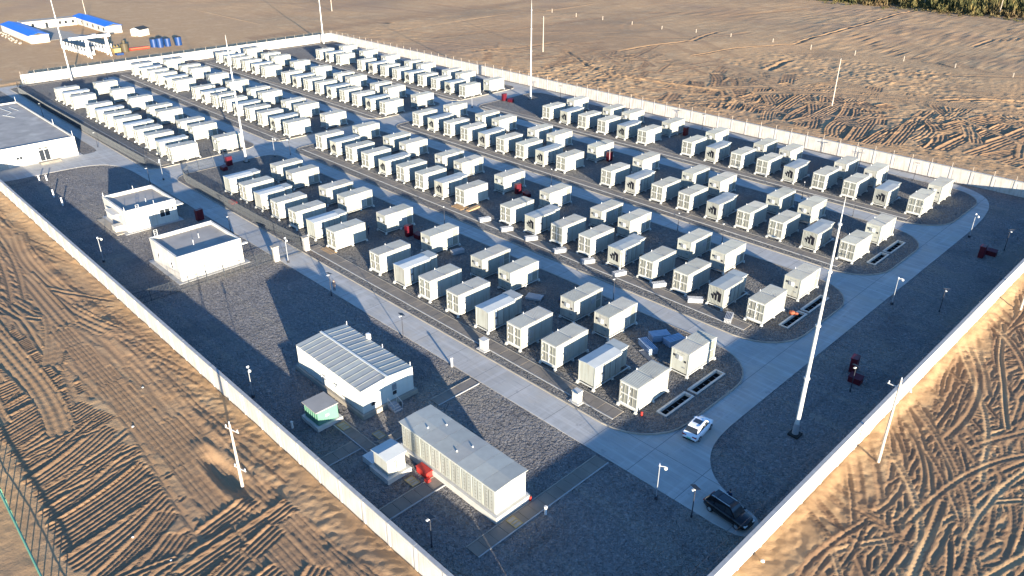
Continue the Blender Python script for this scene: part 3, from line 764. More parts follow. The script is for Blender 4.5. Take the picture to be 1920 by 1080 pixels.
def make_B(emblem):
    t = thing('switchgear_container', 'x', 'container', group='emblem containers with a rear cabinet')
    W, y0, y1 = 1.30, -3.05, 2.05
    b = MB(); b.box(-W + .03, W - .03, y0 + .04, y1, .48, 3.30)
    if emblem:
        k = -W + .06
        while k < W - .12: b.box(k, k + .12, y0 - .03, y0 + .04, .56, 3.22); k += .235
    else:
        for k in range(12): b.box(-W + .06 + k * .207, -W + .06 + k * .207 + .19, y0 + .015, y0 + .04, .52, 3.24)
    for sx in (-1, 1): b.box(min(sx * W, sx * (W - .12)), max(sx * W, sx * (W - .12)), y0 - .02, y0 + .14, .40, 3.30)
    b.box(W - .04, W + .01, y0 + .2, y0 + 1.05, .55, 3.2)
    b.build('body', 'white_paint', t)
    if emblem:
        e = chevrons().build('emblem', 'print_black', t); e.location = (0.16, y0 - .034, .38); e.scale = (.84, 1, .80)
    rf = MB(); o = .07; rz_ = .06 if emblem else .14
    vs = []
    for y in (y0 - .10, y1 + .06): vs += [(-W - o, y, 3.30), (0, y, 3.30 + rz_), (W + o, y, 3.30), (W + o, y, 3.24), (0, y, 3.24 + rz_), (-W - o, y, 3.24)]
    rf.add(vs, [(5, 4, 1, 0), (4, 3, 2, 1), (6, 7, 10, 11), (7, 8, 9, 10), (0, 1, 7, 6), (1, 2, 8, 7), (2, 3, 9, 8), (5, 0, 6, 11), (3, 4, 10, 9), (4, 5, 11, 10)])
    rf.build('roof', 'roof_paint' if emblem else 'tarp', t)
    dp = None
    for k in range(3):
        ya = y0 + 1.75 + k * 1.07
        d = MB(); d.box(W - .02, W + .035, .03, 1.01, .60, 3.12); d.box(W + .03, W + .06, -.03, .03, .60, 3.12)
        if dp is None: dp = d.build('door', 'white_paint', t, (0, ya, 0)); sm = MB().box(W - .01, W + .066, -.012, .018, .60, 3.12).build('seam', 'seam_dark', dp)
        else: q = inst(dp, t, (0, ya, 0)); inst(sm, q)
    lv = None
    for z in (.75, 2.05):
        if lv is None:
            g = MB(); g.box(0, .05, -.18, .18, 0, 1.0)
            for k in range(8): g.box(.05, .075, -.16, .16, .06 + k * .115, .12 + k * .115)
            lv = g.build('louvre_box', 'louvre_paint', t); lv.location = (W - .02, y0 + 1.4, z)
        else: inst(lv, t, (W - .02, y0 + 1.4, z))
    MB().box(W - .03, W + .02, y0 + 1.08, y0 + 1.72, .58, 3.16).build('louvre_frame', 'seam_dark', t)
    c = MB(); c.box(-1.38, .82, 2.35, 3.75, .48, 3.20); c.box(.82, .86, 2.45, 3.05, .6, 2.9); c.box(.82, .86, 3.08, 3.68, .6, 2.9); c.build('rear_cabinet', 'white_paint', t)
    MB().box(-1.52, .96, 2.22, 3.88, 3.20, 3.29).build('cabinet_roof', 'roof_paint', t)
    r = MB()
    for sx in (-1, 1): r.box(min(sx * (W + .06), sx * (W - .1)), max(sx * (W + .06), sx * (W - .1)), y0 - .12, 3.85, .26, .38)
    for y in (y0 - .12, 3.74): r.box(-W + .1, W - .1, y, y + .11, .26, .38)
    r.build('base_frame', 'frame_paint', t)
    feet(t, (y0 - .14, 0.4, 3.8))
    return t
def make_C():
    t = thing('converter_container', 'x', 'container', group='converter containers behind the battery containers')
    W, Lh = 1.30, 3.05
    b = MB(); b.box(-W + .04, W - .04, -Lh + .03, Lh - .04, .48, 3.34)
    for sx in (-1, 1):
        for sy in (-1, 1):
            b.box(min(sx * W, sx * (W - .14)), max(sx * W, sx * (W - .14)), min(sy * Lh, sy * (Lh - .14)), max(sy * Lh, sy * (Lh - .14)), .36, 3.36)
        b.box(min(sx * W, sx * (W - .12)), max(sx * W, sx * (W - .12)), -Lh + .14, Lh - .14, 3.22, 3.36)
    b.build('body', 'white_paint', t)
    MB().box(-.95, -.70, -Lh - .02, -Lh + .03, 2.42, 2.72).build('display', 'panel_black', t)
    g = MB(); g.box(-.52, -.18, -Lh - .03, -Lh + .03, 2.15, 2.78); g.build('inlet_grille', 'fan_grey', t)
    g = MB(); g.box(-.14, .28, -Lh - .05, -Lh + .03, 2.12, 2.72); g.build('control_box', 'lamp_white', t)
    MB().box(.66, .92, -Lh - .015, -Lh + .03, 2.0, 2.28).build('inlet_grille', 'panel_black', t)
    MB().box(.45, .85, -Lh - .015, -Lh + .03, 1.18, 1.32).build('vent_slot', 'fan_grey', t)
    q = MB()
    for k in range(9): q.box(-.45 + k * .12, -.45 + k * .12 + (.08, .05, .09, .06)[k % 4], -Lh + .02, -Lh + .034, 3.02, 3.10)
    q.build('name_plate', 'fan_grey', t)
    ribs_roof(W + .03, -Lh - .03, -.02, 3.36).build('roof', 'roof_paint', t); ribs_roof(W + .03, .02, Lh + .03, 3.36).build('roof', 'roof_paint', t)
    # rear bay with two louvred doors and a round fan cover
    fr = MB(); fr.box(W - .05, W + .012, 1.55, 1.64, .55, 3.2); fr.box(W - .05, W + .012, 2.80, 2.89, .55, 3.2); fr.build('bay_frame', 'frame_paint', t)
    lv = None
    for z in (.62, 1.98):
        if lv is None:
            g = MB(); g.box(0, .03, -.54, .54, 0, 1.18)
            for k in range(10): g.box(.03, .055, -.50, .50, .05 + k * .113, .11 + k * .113)
            lv = g.build('louvre_door', 'grille_paint', t); lv.location = (W - .045, 2.22, z)
        else: inst(lv, t, (W - .045, 2.22, z))
    f = MB(); f.tube((W - .05, 1.05, 1.95), (W + .02, 1.05, 1.95), .40, n=16); f.build('fan_cover', 'print_grey', t)
    r = MB()
    for sx in (-1, 1): r.box(min(sx * (W + .03), sx * (W - .12)), max(sx * (W + .03), sx * (W - .12)), -Lh - .1, Lh + .1, .26, .355)
    for y in (-Lh - .1, Lh): r.box(-W + .12, W - .12, y, y + .1, .26, .355)
    r.build('base_frame', 'frame_paint', t)
    feet(t, (-Lh + .02, 0.2, Lh + .08))
    MB().tube((-W + .05, 0, 3.45), (-W + .05, 0, 3.72), .05, .03, 6).build('vent_pin', 'lamp_white', t)
    return t

def right_x(k):
    return -41.25 - 6.275 * k
def left_x(j): return -169.4 - 6.53 * j
LAY = []          # (type, right edge x, front y, row, line)
PAT = 'ABAABABAA'
for r in range(4):
    y = ROWY[r]
    pat = {0: 'A', 1: 'B', 2: 'A', 3: 'A', 4: 'B', 5: 'A', 6: 'A', 7: 'B', 8: 'A', 10: 'A', 11: 'B', 12: 'A', 13: 'A', 14: 'B', 15: 'A', 16: 'A', 17: 'B', 18: 'A'}
    if r == 0: pat = {k: v for k, v in pat.items() if k < 16}; pat[16] = 'B'
    if r == 3: pat = {k: v for k, v in pat.items() if k < 16}
    for k, v in pat.items():
        LAY.append((v, right_x(k), y, r, 'front'))
        if v == 'A' or (r == 0 and k == 16): LAY.append(('C', right_x(k), y + (10.3 if r < 3 else 9.6), r, 'back'))
    lp = {0: 'A', 1: 'B', 2: 'A', 3: 'A', 4: 'B', 5: 'A', 6: 'A', 7: 'B', 8: 'A', 10: 'A', 11: 'B', 12: 'A', 13: 'A', 14: 'B', 15: 'A'}
    if r in (0, 3): lp = {k: v for k, v in lp.items() if k < 13}
    dy = (0.0, 0.2, 0.6, 0.2)[r]
    for j, v in lp.items():
        LAY.append((v, left_x(j), y + dy, r, 'front'))
        if v == 'A': LAY.append(('C', left_x(j), y + dy + (10.6 if r < 3 else 9.8), r, 'back'))
ORD = ['zeroth', 'first', 'second', 'third', 'fourth', 'fifth', 'sixth', 'seventh', 'eighth', 'ninth', 'tenth', 'eleventh', 'twelfth', 'thirteenth', 'fourteenth', 'fifteenth', 'sixteenth', 'seventeenth', 'eighteenth', 'nineteenth', 'twentieth']
ORD += ['twenty-' + ORD[k] for k in range(1, 10)] + ['thirtieth'] + ['thirty-' + ORD[k] for k in range(1, 10)]
PROT = {'A': make_A(), 'B': make_B(False), 'E': make_B(True), 'C': make_C()}
USED = set(); CNT = {}
LAY.sort(key=lambda q: (q[3], q[4], -q[1]))
for ty, xr, y, r, line in LAY:
    key = ty
    if ty == 'B' and r > 0: key = 'E'
    CNT[(r, line)] = CNT.get((r, line), 0) + 1
    o_ = ORD[CNT[(r, line)]]
    what = {'A': 'white louvre-ended battery container', 'B': 'white plain-ended container with rear cabinet', 'E': 'white ribbed container with dark chevron emblem', 'C': 'white converter container with control box'}[key]
    lab = '%s, %s from ring road, %s line, %s' % (what, o_, line, RN[r])
    loc = (xr - 1.3 + random.uniform(-.06, .06), y + 3.05 + random.uniform(-.08, .08), 0.17)
    p = PROT[key]
    if key in USED: c = dup(p, loc, R(random.uniform(-.35, .35)), lab)
    else:
        USED.add(key); p.location = loc; p['label'] = lab; c = p

# ------------------------------------------------------------------ buildings
def parapet_building(name, label, x0, x1, y0, y1, h, par=.55, pw=.28, roof='flat_roof'):
    t = thing(name, label, 'building', ((x0 + x1) / 2, (y0 + y1) / 2, 0)); hx, hy = (x1 - x0) / 2, (y1 - y0) / 2
    MB().box(-hx, hx, -hy, hy, -.2, h - par).build('wall', 'render_white', t)
    MB().box(-hx + pw, hx - pw, -hy + pw, hy - pw, h - par, h - par + .03).build('roof', roof, t)
    p = MB(); p.box(-hx - .03, hx + .03, -hy - .03, -hy + pw, h - par, h); p.box(-hx - .03, hx + .03, hy - pw, hy + .03, h - par, h)
    p.box(-hx - .03, -hx + pw, -hy + pw, hy - pw, h - par, h); p.box(hx - pw, hx + .03, -hy + pw, hy - pw, h - par, h); p.build('parapet', 'render_white', t)
    MB().box(-hx - .7, hx + .7, -hy - .7, hy + .7, -.1, .07).build('apron', 'concrete', t)
    return t, hx, hy
def window(t, x, y, z, w, h, face, panes=2, deep=.05, door=False):
    """face: '+x','-y' ; a framed window with separate panes"""
    ax = face[1]; s = 1 if face[0] == '+' else -1
    f = MB(); d0, d1 = sorted((-.02 * s, .07 * s)); e0, e1 = sorted((-.05 * s, .04 * s))
    def bx(mb, a0, a1, b0, b1, c0, c1):
        if ax == 'x': mb.box(c0, c1, a0, a1, b0, b1)
        else: mb.box(a0, a1, c0, c1, b0, b1)
    bx(f, -w / 2, w / 2, 0, .08, d0, d1); bx(f, -w / 2, w / 2, h - .08, h, d0, d1); bx(f, -w / 2, -w / 2 + .08, .08, h - .08, d0, d1); bx(f, w / 2 - .08, w / 2, .08, h - .08, d0, d1)
    for k in range(1, panes):
        c = -w / 2 + k * w / panes; bx(f, c - .04, c + .04, .08, h - .08, d0, d1)
    fo = f.build('door' if door else 'window', 'lamp_white', t); fo.location = (x, y, z)
    for k in range(panes):
        c = -w / 2 + (k + .5) * w / panes; hw = w / panes / 2 - .03
        g = MB(); bx(g, c - hw, c + hw, .06, h - .06, e0, e1); g.build('pane', 'glass_dark', fo)
    return fo
def ladder(t, x, y, z0, z1, ax):
    m_ = MB(); w = .25
    for s in (-w, w):
        p = (x + (s if ax == 'x' else 0), y + (s if ax == 'y' else 0)); m_.tube((*p, z0), (*p, z1), .035, n=5)
    z = z0 + .3
    while z < z1:
        a = (x - (w if ax == 'x' else 0), y - (w if ax == 'y' else 0), z); b = (x + (w if ax == 'x' else 0), y + (w if ax == 'y' else 0), z); m_.tube(a, b, .025, n=5); z += .3
    return m_.build('ladder', 'metal_pale', t)
def roof_rod(t, x, y, z, h=.9):
    return MB().tube((x, y, z), (x, y, z + h), .05, .03, 6).build('lightning_rod', 'lamp_white', t)

# wide flat-roofed control building at the left edge
t, hx, hy = parapet_building('control_building', 'wide flat-roofed white building with double glass door at the left edge', -236.5, -191.2, 30.8, 47.6, 4.4, .35)
door = window(t, hx, 1.6, .25, 2.2, 2.6, '+x', 2, door=True)
for k in (-.6, .6): MB().box(hx, hx + .06, 1.6 + k - .35, 1.6 + k + .35, 3.0, 3.25).build('transom', 'glass_dark', t)
window(t, hx, -3.4, 1.5, 1.3, .75, '+x', 2)
MB().box(hx, hx + .8, -.2, 3.6, 3.45, 3.6).build('canopy', 'concrete_pale', t)
s = MB()
for k in range(3): s.box(hx + .0, hx + 2.6 - k * .5, 0 - k * .0, 4.2, -.05, .08 + k * .1)
s.build('steps', 'concrete_brown', t)
for (a, b) in ((hx - .2, hy - .2), (hx - .2, -hy + .3), (-hx + .3, hy - .3), (hx - 14, hy - .2)): roof_rod(t, a, b, 4.4, 1.3)
pp = MB()
for a, b in (((-18, hy - 5), (-12, hy - 4)), ((-12, hy - 4), (-9, hy - 6)), ((-18, hy - 3), (-13, hy - 2.2)), ((-40 + 30, 2), (-6, 3.6))): pp.tube((*a, 4.2), (*b, 4.2), .06, n=5)
pp.build('roof_pipe', 'metal_pale', t)
MB().tube((hx + .06, -hy + 2.2, .1), (hx + .06, -hy + 2.2, 4.3), .06, n=6).build('downpipe', 'concrete_pale', t)

# guard house
t, hx, hy = parapet_building('guard_house', 'small white parapet-roofed building with dark double window and roof ladder', -147.3, -136.7, 38.6, 47.6, 4.1, .6)
window(t, hx, 2.3, 1.3, 1.9, 1.5, '+x', 2); window(t, -3.2, -hy, 1.2, 1.5, 1.4, '-y', 2); window(t, .6, -hy, 1.2, 1.2, 1.4, '-y', 2)
MB().box(-1.0, 3.2, -hy - 1.3, -hy, 2.9, 3.1).build('canopy', 'render_white', t)
MB().box(2.0, 3.6, -hy - 1.6, -hy, -.05, 1.1).build('porch_wall', 'render_white', t)
MB().box(hx - 1.8, hx + .7, hy - .1, hy + 1.1, 3.0, 3.16).build('canopy', 'render_white', t)
MB().box(hx - .02, hx + .03, hy - .9, hy - .5, 2.35, 2.7).build('wall_lamp', 'panel_black', t)
MB().box(-hx + .3, hx - .3, -hy - 1.9, -hy - .7, -.08, .11).build('ramp', 'concrete_brown', t)
ladder(t, hx + .14, -2.2, .6, 4.8, 'y')
for (a, b) in ((hx - .15, -hy + .15), (-hx + .15, -hy + .15), (hx - .15, .8), (-hx + .15, 1.0)): roof_rod(t, a, b, 4.1, .7)
roof_rod(t, 1.8, .6, 3.5, .8)
# pump house
t, hx, hy = parapet_building('pump_house', 'larger white parapet-roofed building with blank end wall behind the wire fence', -121.9, -111.3, 37.2, 47.6, 4.2, .55)
window(t, -2.6, -hy, 1.5, .9, 1.1, '-y', 1); window(t, 2.6, -hy, 1.5, .9, 1.1, '-y', 1)
for k in (-3.6, 1.6): MB().box(k - .3, k + .3, -hy - .06, -hy, 1.5, 2.7).build('shutter', 'lamp_white', t)
MB().box(hx - .1, hx + .5, hy - 1.6, hy + .9, 3.3, 3.45).build('canopy', 'render_white', t)
ladder(t, -hx - .14, -hy + 1.2, .4, 5.2, 'y')
roof_rod(t, -.9, 1.0, 3.65, .8); roof_rod(t, 1.2, -.8, 3.65, .9)
c = MB()
for a in (-hx + .14, hx - .14): c.box(a - .06, a + .06, -hy, hy, 4.2, 4.26)
c.build('roof_trim', 'metal_grey', t)

# ridged hall with ribbed walls
t = thing('ridged_hall', 'white ribbed hall with ridged metal roof and grey seams on a concrete plinth', 'building', (-69.9, 41.2, 0)); hx, hy = 7.1, 3.6; zp, he, hr = .55, 3.6, 3.92
MB().box(-hx - .4, hx + .4, -hy - .35, hy + .35, -.2, zp).build('plinth', 'concrete_brown', t)
b = MB(); b.box(-hx, hx, -hy, hy, zp, he)
b.add([(hx, -hy, he), (hx, hy, he), (hx, 0, hr), (-hx, -hy, he), (-hx, hy, he), (-hx, 0, hr)], [(0, 1, 2), (4, 3, 5), (0, 2, 5, 3), (1, 4, 5, 2)])
k = -hx + .05
while k < hx - .1:
    b.box(k, k + .12, -hy - .05, -hy, zp, he - .05); b.box(k, k + .12, hy, hy + .05, zp, he - .05); k += .27
for y in (-3.2, -2.0, -.8, .4, 1.6, 2.8): b.box(hx, hx + .015, y, y + .03, zp, he - .1)
b.build('wall', 'frame_paint', t)
n = 13; pw = 2 * hx / n
for s in (-1, 1):
    pr = None
    for k in range(n):
        p = MB(); sl = (hr - he) / hy; y0_, y1_ = 0.03, hy + .10
        za, zb = hr + .06, hr + .06 - sl * y1_
        xs0, xs1 = -pw / 2 + .05, pw / 2 - .05
        vs = [(xs0, s * y0_, za - .06), (xs1, s * y0_, za - .06), (xs1, s * y1_, zb - .06), (xs0, s * y1_, zb - .06), (xs0, s * y0_, za), (xs1, s * y0_, za), (xs1, s * y1_, zb), (xs0, s * y1_, zb)]
        p.add(vs, [(0, 3, 2, 1), (4, 5, 6, 7), (0, 1, 5, 4), (1, 2, 6, 5), (2, 3, 7, 6), (3, 0, 4, 7)] if s > 0 else [(0, 1, 2, 3), (4, 7, 6, 5), (0, 4, 5, 1), (1, 5, 6, 2), (2, 6, 7, 3), (3, 7, 4, 0)])
        xs = xs1
        vs = [(xs, s * y0_, za + .0), (xs + .06, s * y0_, za + .0), (xs + .06, s * y1_, zb + .0), (xs, s * y1_, zb + .0), (xs, s * y0_, za + .035), (xs + .06, s * y0_, za + .03), (xs + .06, s * y1_, zb + .03), (xs, s * y1_, zb + .035)]
        p.add(vs, [(0, 3, 2, 1), (4, 5, 6, 7), (0, 1, 5, 4), (1, 2, 6, 5), (2, 3, 7, 6), (3, 0, 4, 7)] if s > 0 else [(0, 1, 2, 3), (4, 7, 6, 5), (0, 4, 5, 1), (1, 5, 6, 2), (2, 6, 7, 3), (3, 7, 4, 0)])
        if pr is None: pr = p.build('roof_panel', 'roof_paint', t); q = pr
        else: q = pr.copy(); COL.objects.link(q); q.parent = t
        q.location = (-hx + (k + .5) * pw, 0, 0)
MB().box(-hx - .1, hx + .1, -.12, .12, hr + .05, hr + .13).build('ridge_cap', 'frame_paint', t)
v = MB(); v.box(hx, hx + .05, .55, 1.15, 1.75, 2.6); v.build('vent_grille', 'fan_grey', t); MB().box(hx, hx + .06, .6, 1.1, 1.15, 1.6).build('vent_grille', 'panel_black', t)
MB().box(hx, hx + .05, -2.5, -1.95, 1.9, 2.9).build('vent_grille', 'print_grey', t); MB().box(hx, hx + .06, -2.45, -2.0, 1.1, 1.5).build('vent_grille', 'panel_black', t)
for z in (2.0,):
    for x in (-.6, 2.0): MB().tube((x, -hy - .1, z), (x, -hy - .35, z), .09, n=8).build('wall_lamp', 'fan_grey', t)
MB().tube((-1.5, -hy - .1, zp), (-1.5, -hy - .1, he), .06, n=6).build('downpipe', 'frame_paint', t)
MB().box(-2.2, -1.7, hy - .1, hy + .3, he, he + .75).build('roof_vent', 'lamp_white', t)
s = MB()
for k in range(4): s.box(hx + .4, hx + 1.9 - k * .35, -.55, .55, -.1 if k == 0 else .14 * k, .14 * (k + 1))
s.build('steps', 'metal_grey', t)
hr_ = MB()
for y in (-.6, .6): hr_.tube((hx + .6, y, .5), (hx + .6, y, 1.5), .03, n=5); hr_.tube((hx + 1.8, y, .1), (hx + 1.8, y, 1.0), .03, n=5); hr_.tube((hx + .6, y, 1.5), (hx + 1.8, y, 1.0), .03, n=5)
hr_.build('handrail', 'metal_pale', t)
for x in (-6.9, 6.6, 1.0): roof_rod(t, x, hy + .12, he + .02, .5)

# long cabinet building
t = thing('cabinet_building', 'long grey-roofed cabinet building with a row of white switch doors', 'building', (-47.7, 39.35, 0)); hx, hy = 7.4, 2.05; zp, he = .75, 3.75
MB().box(-hx - .25, hx + .35, -hy - .3, hy + .3, -.2, zp).build('plinth', 'concrete_pale', t)
MB().box(-hx + .05, hx - .05, -hy + .06, hy - .02, zp, he).build('wall', 'white_paint', t)
dw = 2 * (hx - .1) / 9; d0 = None
for k in range(9):
    x = -hx + .1 + (k + .5) * dw
    if d0 is None:
        d = MB(); d.box(-dw / 2 + .04, dw / 2 - .04, -.02, .05, 0, he - zp - .2); d.box(-dw / 2 + .10, -.06, -.045, -.02, .1, he - zp - .35); d.box(.02, dw / 2 - .10, -.045, -.02, .1, he - zp - .35)
        d0 = d.build('switch_door', 'white_paint', t); d0.location = (x, -hy + .02, zp + .08)
        f = MB()
        for z in (.35, .8, 1.2, 1.65, 2.1, 2.4): f.box(-.45, -.25, -.062, -.045, z, z + .07); f.box(.25, .42, -.062, -.045, z + .1, z + .16)
        f.box(-.06, .0, -.07, -.02, .2, 2.5); fit = f.build('fitting', 'grille_dark', d0)
    else: q = inst(d0, t, (x, -hy + .02, zp + .08)); inst(fit, q)
MB().box(-hx + .1, hx - .1, -hy - .12, -hy + .05, he - .1, he + .02).build('gutter', 'frame_paint', t)
n = 8; pw = 2 * (hx + .12) / n; rp = None
for k in range(n):
    if rp is None:
        p = MB(); vs = []
        for x in (-pw / 2 + .01, pw / 2 - .01): vs += [(x, -hy - .15, he + .02), (x, 0, he + .12), (x, hy + .15, he + .02), (x, hy + .15, he + .10), (x, 0, he + .20), (x, -hy - .15, he + .10)]
        p.add(vs, [(0, 5, 4, 1), (1, 4, 3, 2), (7, 10, 11, 6), (8, 9, 10, 7), (5, 11, 10, 4), (4, 10, 9, 3), (0, 6, 11, 5), (2, 3, 9, 8), (0, 1, 7, 6), (1, 2, 8, 7)])
        rp = p.build('roof_panel', 'roof_paint', t); q = rp
    else: q = rp.copy(); COL.objects.link(q); q.parent = t
    q.location = (-hx - .12 + (k + .5) * pw, 0, 0)
for (a, b) in ((-4.4, -.7), (-3.4, 1.0), (1.2, .6), (.6, -1.0)): MB().sphere((a, b, he + .22), .10, 6, 4).build('roof_bolt', 'lamp_white', t)
for y in (.1, .7): MB().box(hx - .05, hx - .03, y, y + .4, 1.6, 2.6).build('vent_grille', 'print_grey', t)
MB().box(hx - .05, hx - .035, -1.7, -1.3, .9, 1.15).build('name_plate', 'print_grey', t)

# green transformer, small hut
t = thing('transformer_box', 'mint green transformer cabinet with dark grey top on a concrete base', 'transformer', (-65.9, 34.0, 0))
MB().box(-1.75, 1.75, -1.65, 1.65, -.15, .5).build('plinth', 'concrete_pale', t)
b = MB(); b.box(-1.4, 1.4, -1.3, 1.3, .5, 2.3)
for k in range(6): b.box(-1.3 + k * .45, -1.3 + k * .45 + .06, -1.36, -1.3, .55, 2.25)
for y in (-1.3, 0.0): b.box(1.4, 1.43, y + .03, y + 1.27, .56, 2.25)
b.build('body', 'green_paint', t)
MB().box(-1.55, 1.5, -1.5, 1.42, 2.3, 2.42).build('roof', 'flat_roof', t)
MB().box(1.43, 1.45, -.3, .1, 1.35, 1.6).build('label_plate', 'lamp_white', t)
t = thing('equipment_hut', 'small white equipment hut with folded grey roof beside the near wall', 'hut', (-53.3, 34.35, 0))
MB().box(-1.6, 1.65, -1.5, 1.5, -.15, .6).build('plinth', 'concrete_pale', t)
b = MB(); b.box(-1.2, 1.2, -1.1, 1.1, .6, 2.75); b.box(1.2, 1.23, -1.0, .25, .7, 2.6); b.box(1.2, 1.23, .3, 1.0, .7, 2.6); b.build('body', 'white_paint', t)
rf = MB(); vs = []
for x in (-1.4, 1.4): vs += [(x, -1.3, 2.75), (x, 0, 2.95), (x, 1.3, 2.75), (x, 1.3, 2.68), (x, 0, 2.88), (x, -1.3, 2.68)]
rf.add([(-1.4, -1.3, 2.75), (0, -1.3, 2.97), (1.4, -1.3, 2.75), (1.4, 1.3, 2.75), (0, 1.3, 2.97), (-1.4, 1.3, 2.75), (-1.4, -1.3, 2.68), (1.4, -1.3, 2.68), (1.4, 1.3, 2.68), (-1.4, 1.3, 2.68)], [(0, 1, 4, 5), (1, 2, 3, 4), (0, 6, 7, 2, 1), (3, 8, 9, 5, 4), (2, 7, 8, 3), (5, 9, 6, 0), (6, 9, 8, 7)])
rf.build('roof', 'tarp', t)
MB().box(1.23, 1.25, -.5, -.15, 1.7, 1.95).build('label_plate', 'fan_grey', t)
b = MB().box(-.9, .9, -.75, .75, 0, .75).build('cable_box', 'metal_pale'); b.location = (-55.7, 33.9, 0); b.rotation_euler[2] = .0; tag(b, 'low pale grey box on the gravel beside the small white hut', 'box')
for (x, y, lab) in ((-63.0, 34.95, 'yellow-framed hatch cover in front of the mint green transformer'), (-58.9, 36.9, 'yellow-framed hatch cover on the dark paving below the ridged hall'), (-50.3, 34.9, 'yellow-framed hatch cover between small hut and long cabinet building'), (-38.9, 38.4, 'yellow-framed hatch cover at the corner of the long cabinet building')):
    t = thing('hatch_cover', lab, 'hatch', (x, y, .12), group='yellow hatch covers')
    MB().box(-.7, .7, -.5, .5, -.04, .02).build('plate', 'concrete_brown', t)
    f = MB(); f.box(-.7, .7, -.5, -.42, .02, .05); f.box(-.7, .7, .42, .5, .02, .05); f.box(-.7, -.62, -.42, .42, .02, .05); f.box(.62, .7, -.42, .42, .02, .05); f.box(-.2, -.12, -.42, .42, .02, .05); f.box(.15, .23, -.42, .42, .02, .05); f.build('frame', 'yellow_box', t)

# ------------------------------------------------------------------ masts and poles
def mast(x, y, h, label):
    t = thing('lightning_mast', label, 'mast', (x, y, 0), group='tall white lightning masts')
    MB().box(-.6, .6, -.6, .6, -.1, .25).build('base_block', 'pit_dark', t)
    MB().tube((0, 0, .2), (0, 0, 1.6), .36, .30, 12).build('base_sleeve', 'metal_grey', t)
    zs = [1.6, h * .27, h * .5, h * .72, h * .9]; rs = [.25, .205, .16, .115, .075]
    for k in range(4):
        MB().tube((0, 0, zs[k]), (0, 0, zs[k + 1]), rs[k], rs[k + 1] + .02, 12).build('mast_section', 'metal_pale', t, smooth=False)
        MB().tube((0, 0, zs[k + 1] - .1), (0, 0, zs[k + 1] + .1), rs[k + 1] + .12, n=12).build('flange', 'metal_pale', t)
    MB().tube((0, 0, zs[4]), (0, 0, h), .07, .02, 8).build('air_terminal', 'metal_pale', t)
mast(-26.5, 70.2, 28.3, 'tall white lightning mast on the gravel beside the ring road')
mast(-159.0, 72.5, 27.5, 'tall white lightning mast beside the red box near the cross road')
mast(-274.7, 72.1, 27.5, 'tall white lightning mast near the gateway of the camp-side wall')
mast(-275.5, 165.4, 27.5, 'tall white lightning mast in the far corner of the walls')
mast(-155.0, 159.3, 27.5, 'tall white lightning mast by the long back wall, red boxes beside')

def utility_pole(x, y, h, label, arms=(), rz=0.0, grp='utility poles outside the walls'):
    t = thing('utility_pole', label, 'utility pole', (x, y, 0), rz, grp)
    MB().tube((0, 0, -.5), (0, 0, h), .17, .10, 10).build('pole', 'cream_pole', t)
    for (z, L) in arms:
        MB().box(-L / 2, L / 2, .10, .18, z, z + .09).build('crossarm', 'metal_pale', t)
        for s in (-1, 1): MB().tube((s * (L / 2 - .12), .14, z + .09), (s * (L / 2 - .12), .14, z + .38), .05, .06, 7).build('insulator', 'lamp_white', t)
    MB().tube((0, 0, h), (0, 0, h + .35), .05, .06, 7).build('insulator', 'lamp_white', t)
    return t
utility_pole(-61.9, 22.1, 7.9, 'cream utility pole in the dug-out below the near wall', ((7.1, 1.9), (2.2, 1.7)), .25)
utility_pole(-18.1, 72.4, 10.4, 'cream utility pole with crossarm outside the wall by the parked cars', ((9.4, 2.4),))
utility_pole(-17.6, 121.2, 10.4, 'cream utility pole at the right edge of the picture beyond the wall', ((9.4, 2.4),))
utility_pole(-18.4, 25.0, 10.4, 'cream utility pole by the lower corner of the walls', ((9.4, 2.4),))
utility_pole(-90.6, 215.6, 12.6, 'cream pole standing among the churned ridges beyond the back wall')
utility_pole(-203.9, 216.0, 12.4, 'cream pole on flat sand beyond the long back wall')
utility_pole(-352.0, 218.0, 13.0, 'cream pole far off behind the corner mast')
utility_pole(-404.5, 119.2, 9.0, 'cream pole in the yard of the blue-roofed camp')
w = MB()
for px in (-1.1, 1.1, 0):
    z = 9.85 if px else 10.8
    for (ax, ay, bx, by) in ((-18.4, 25.0, -18.1, 72.4), (-18.1, 72.4, -17.6, 121.2)):
        P = [(ax + px + (bx - ax) * k / 8, ay + (by - ay) * k / 8, z - .5 * math.sin(math.pi * k / 8)) for k in range(9)]
        for k in range(8): w.tube(P[k], P[k + 1], .006, n=4, caps=False)
tag(w.build('power_line', 'dark_pole'), 'thin overhead wires running along outside the right wall between poles', 'power line')

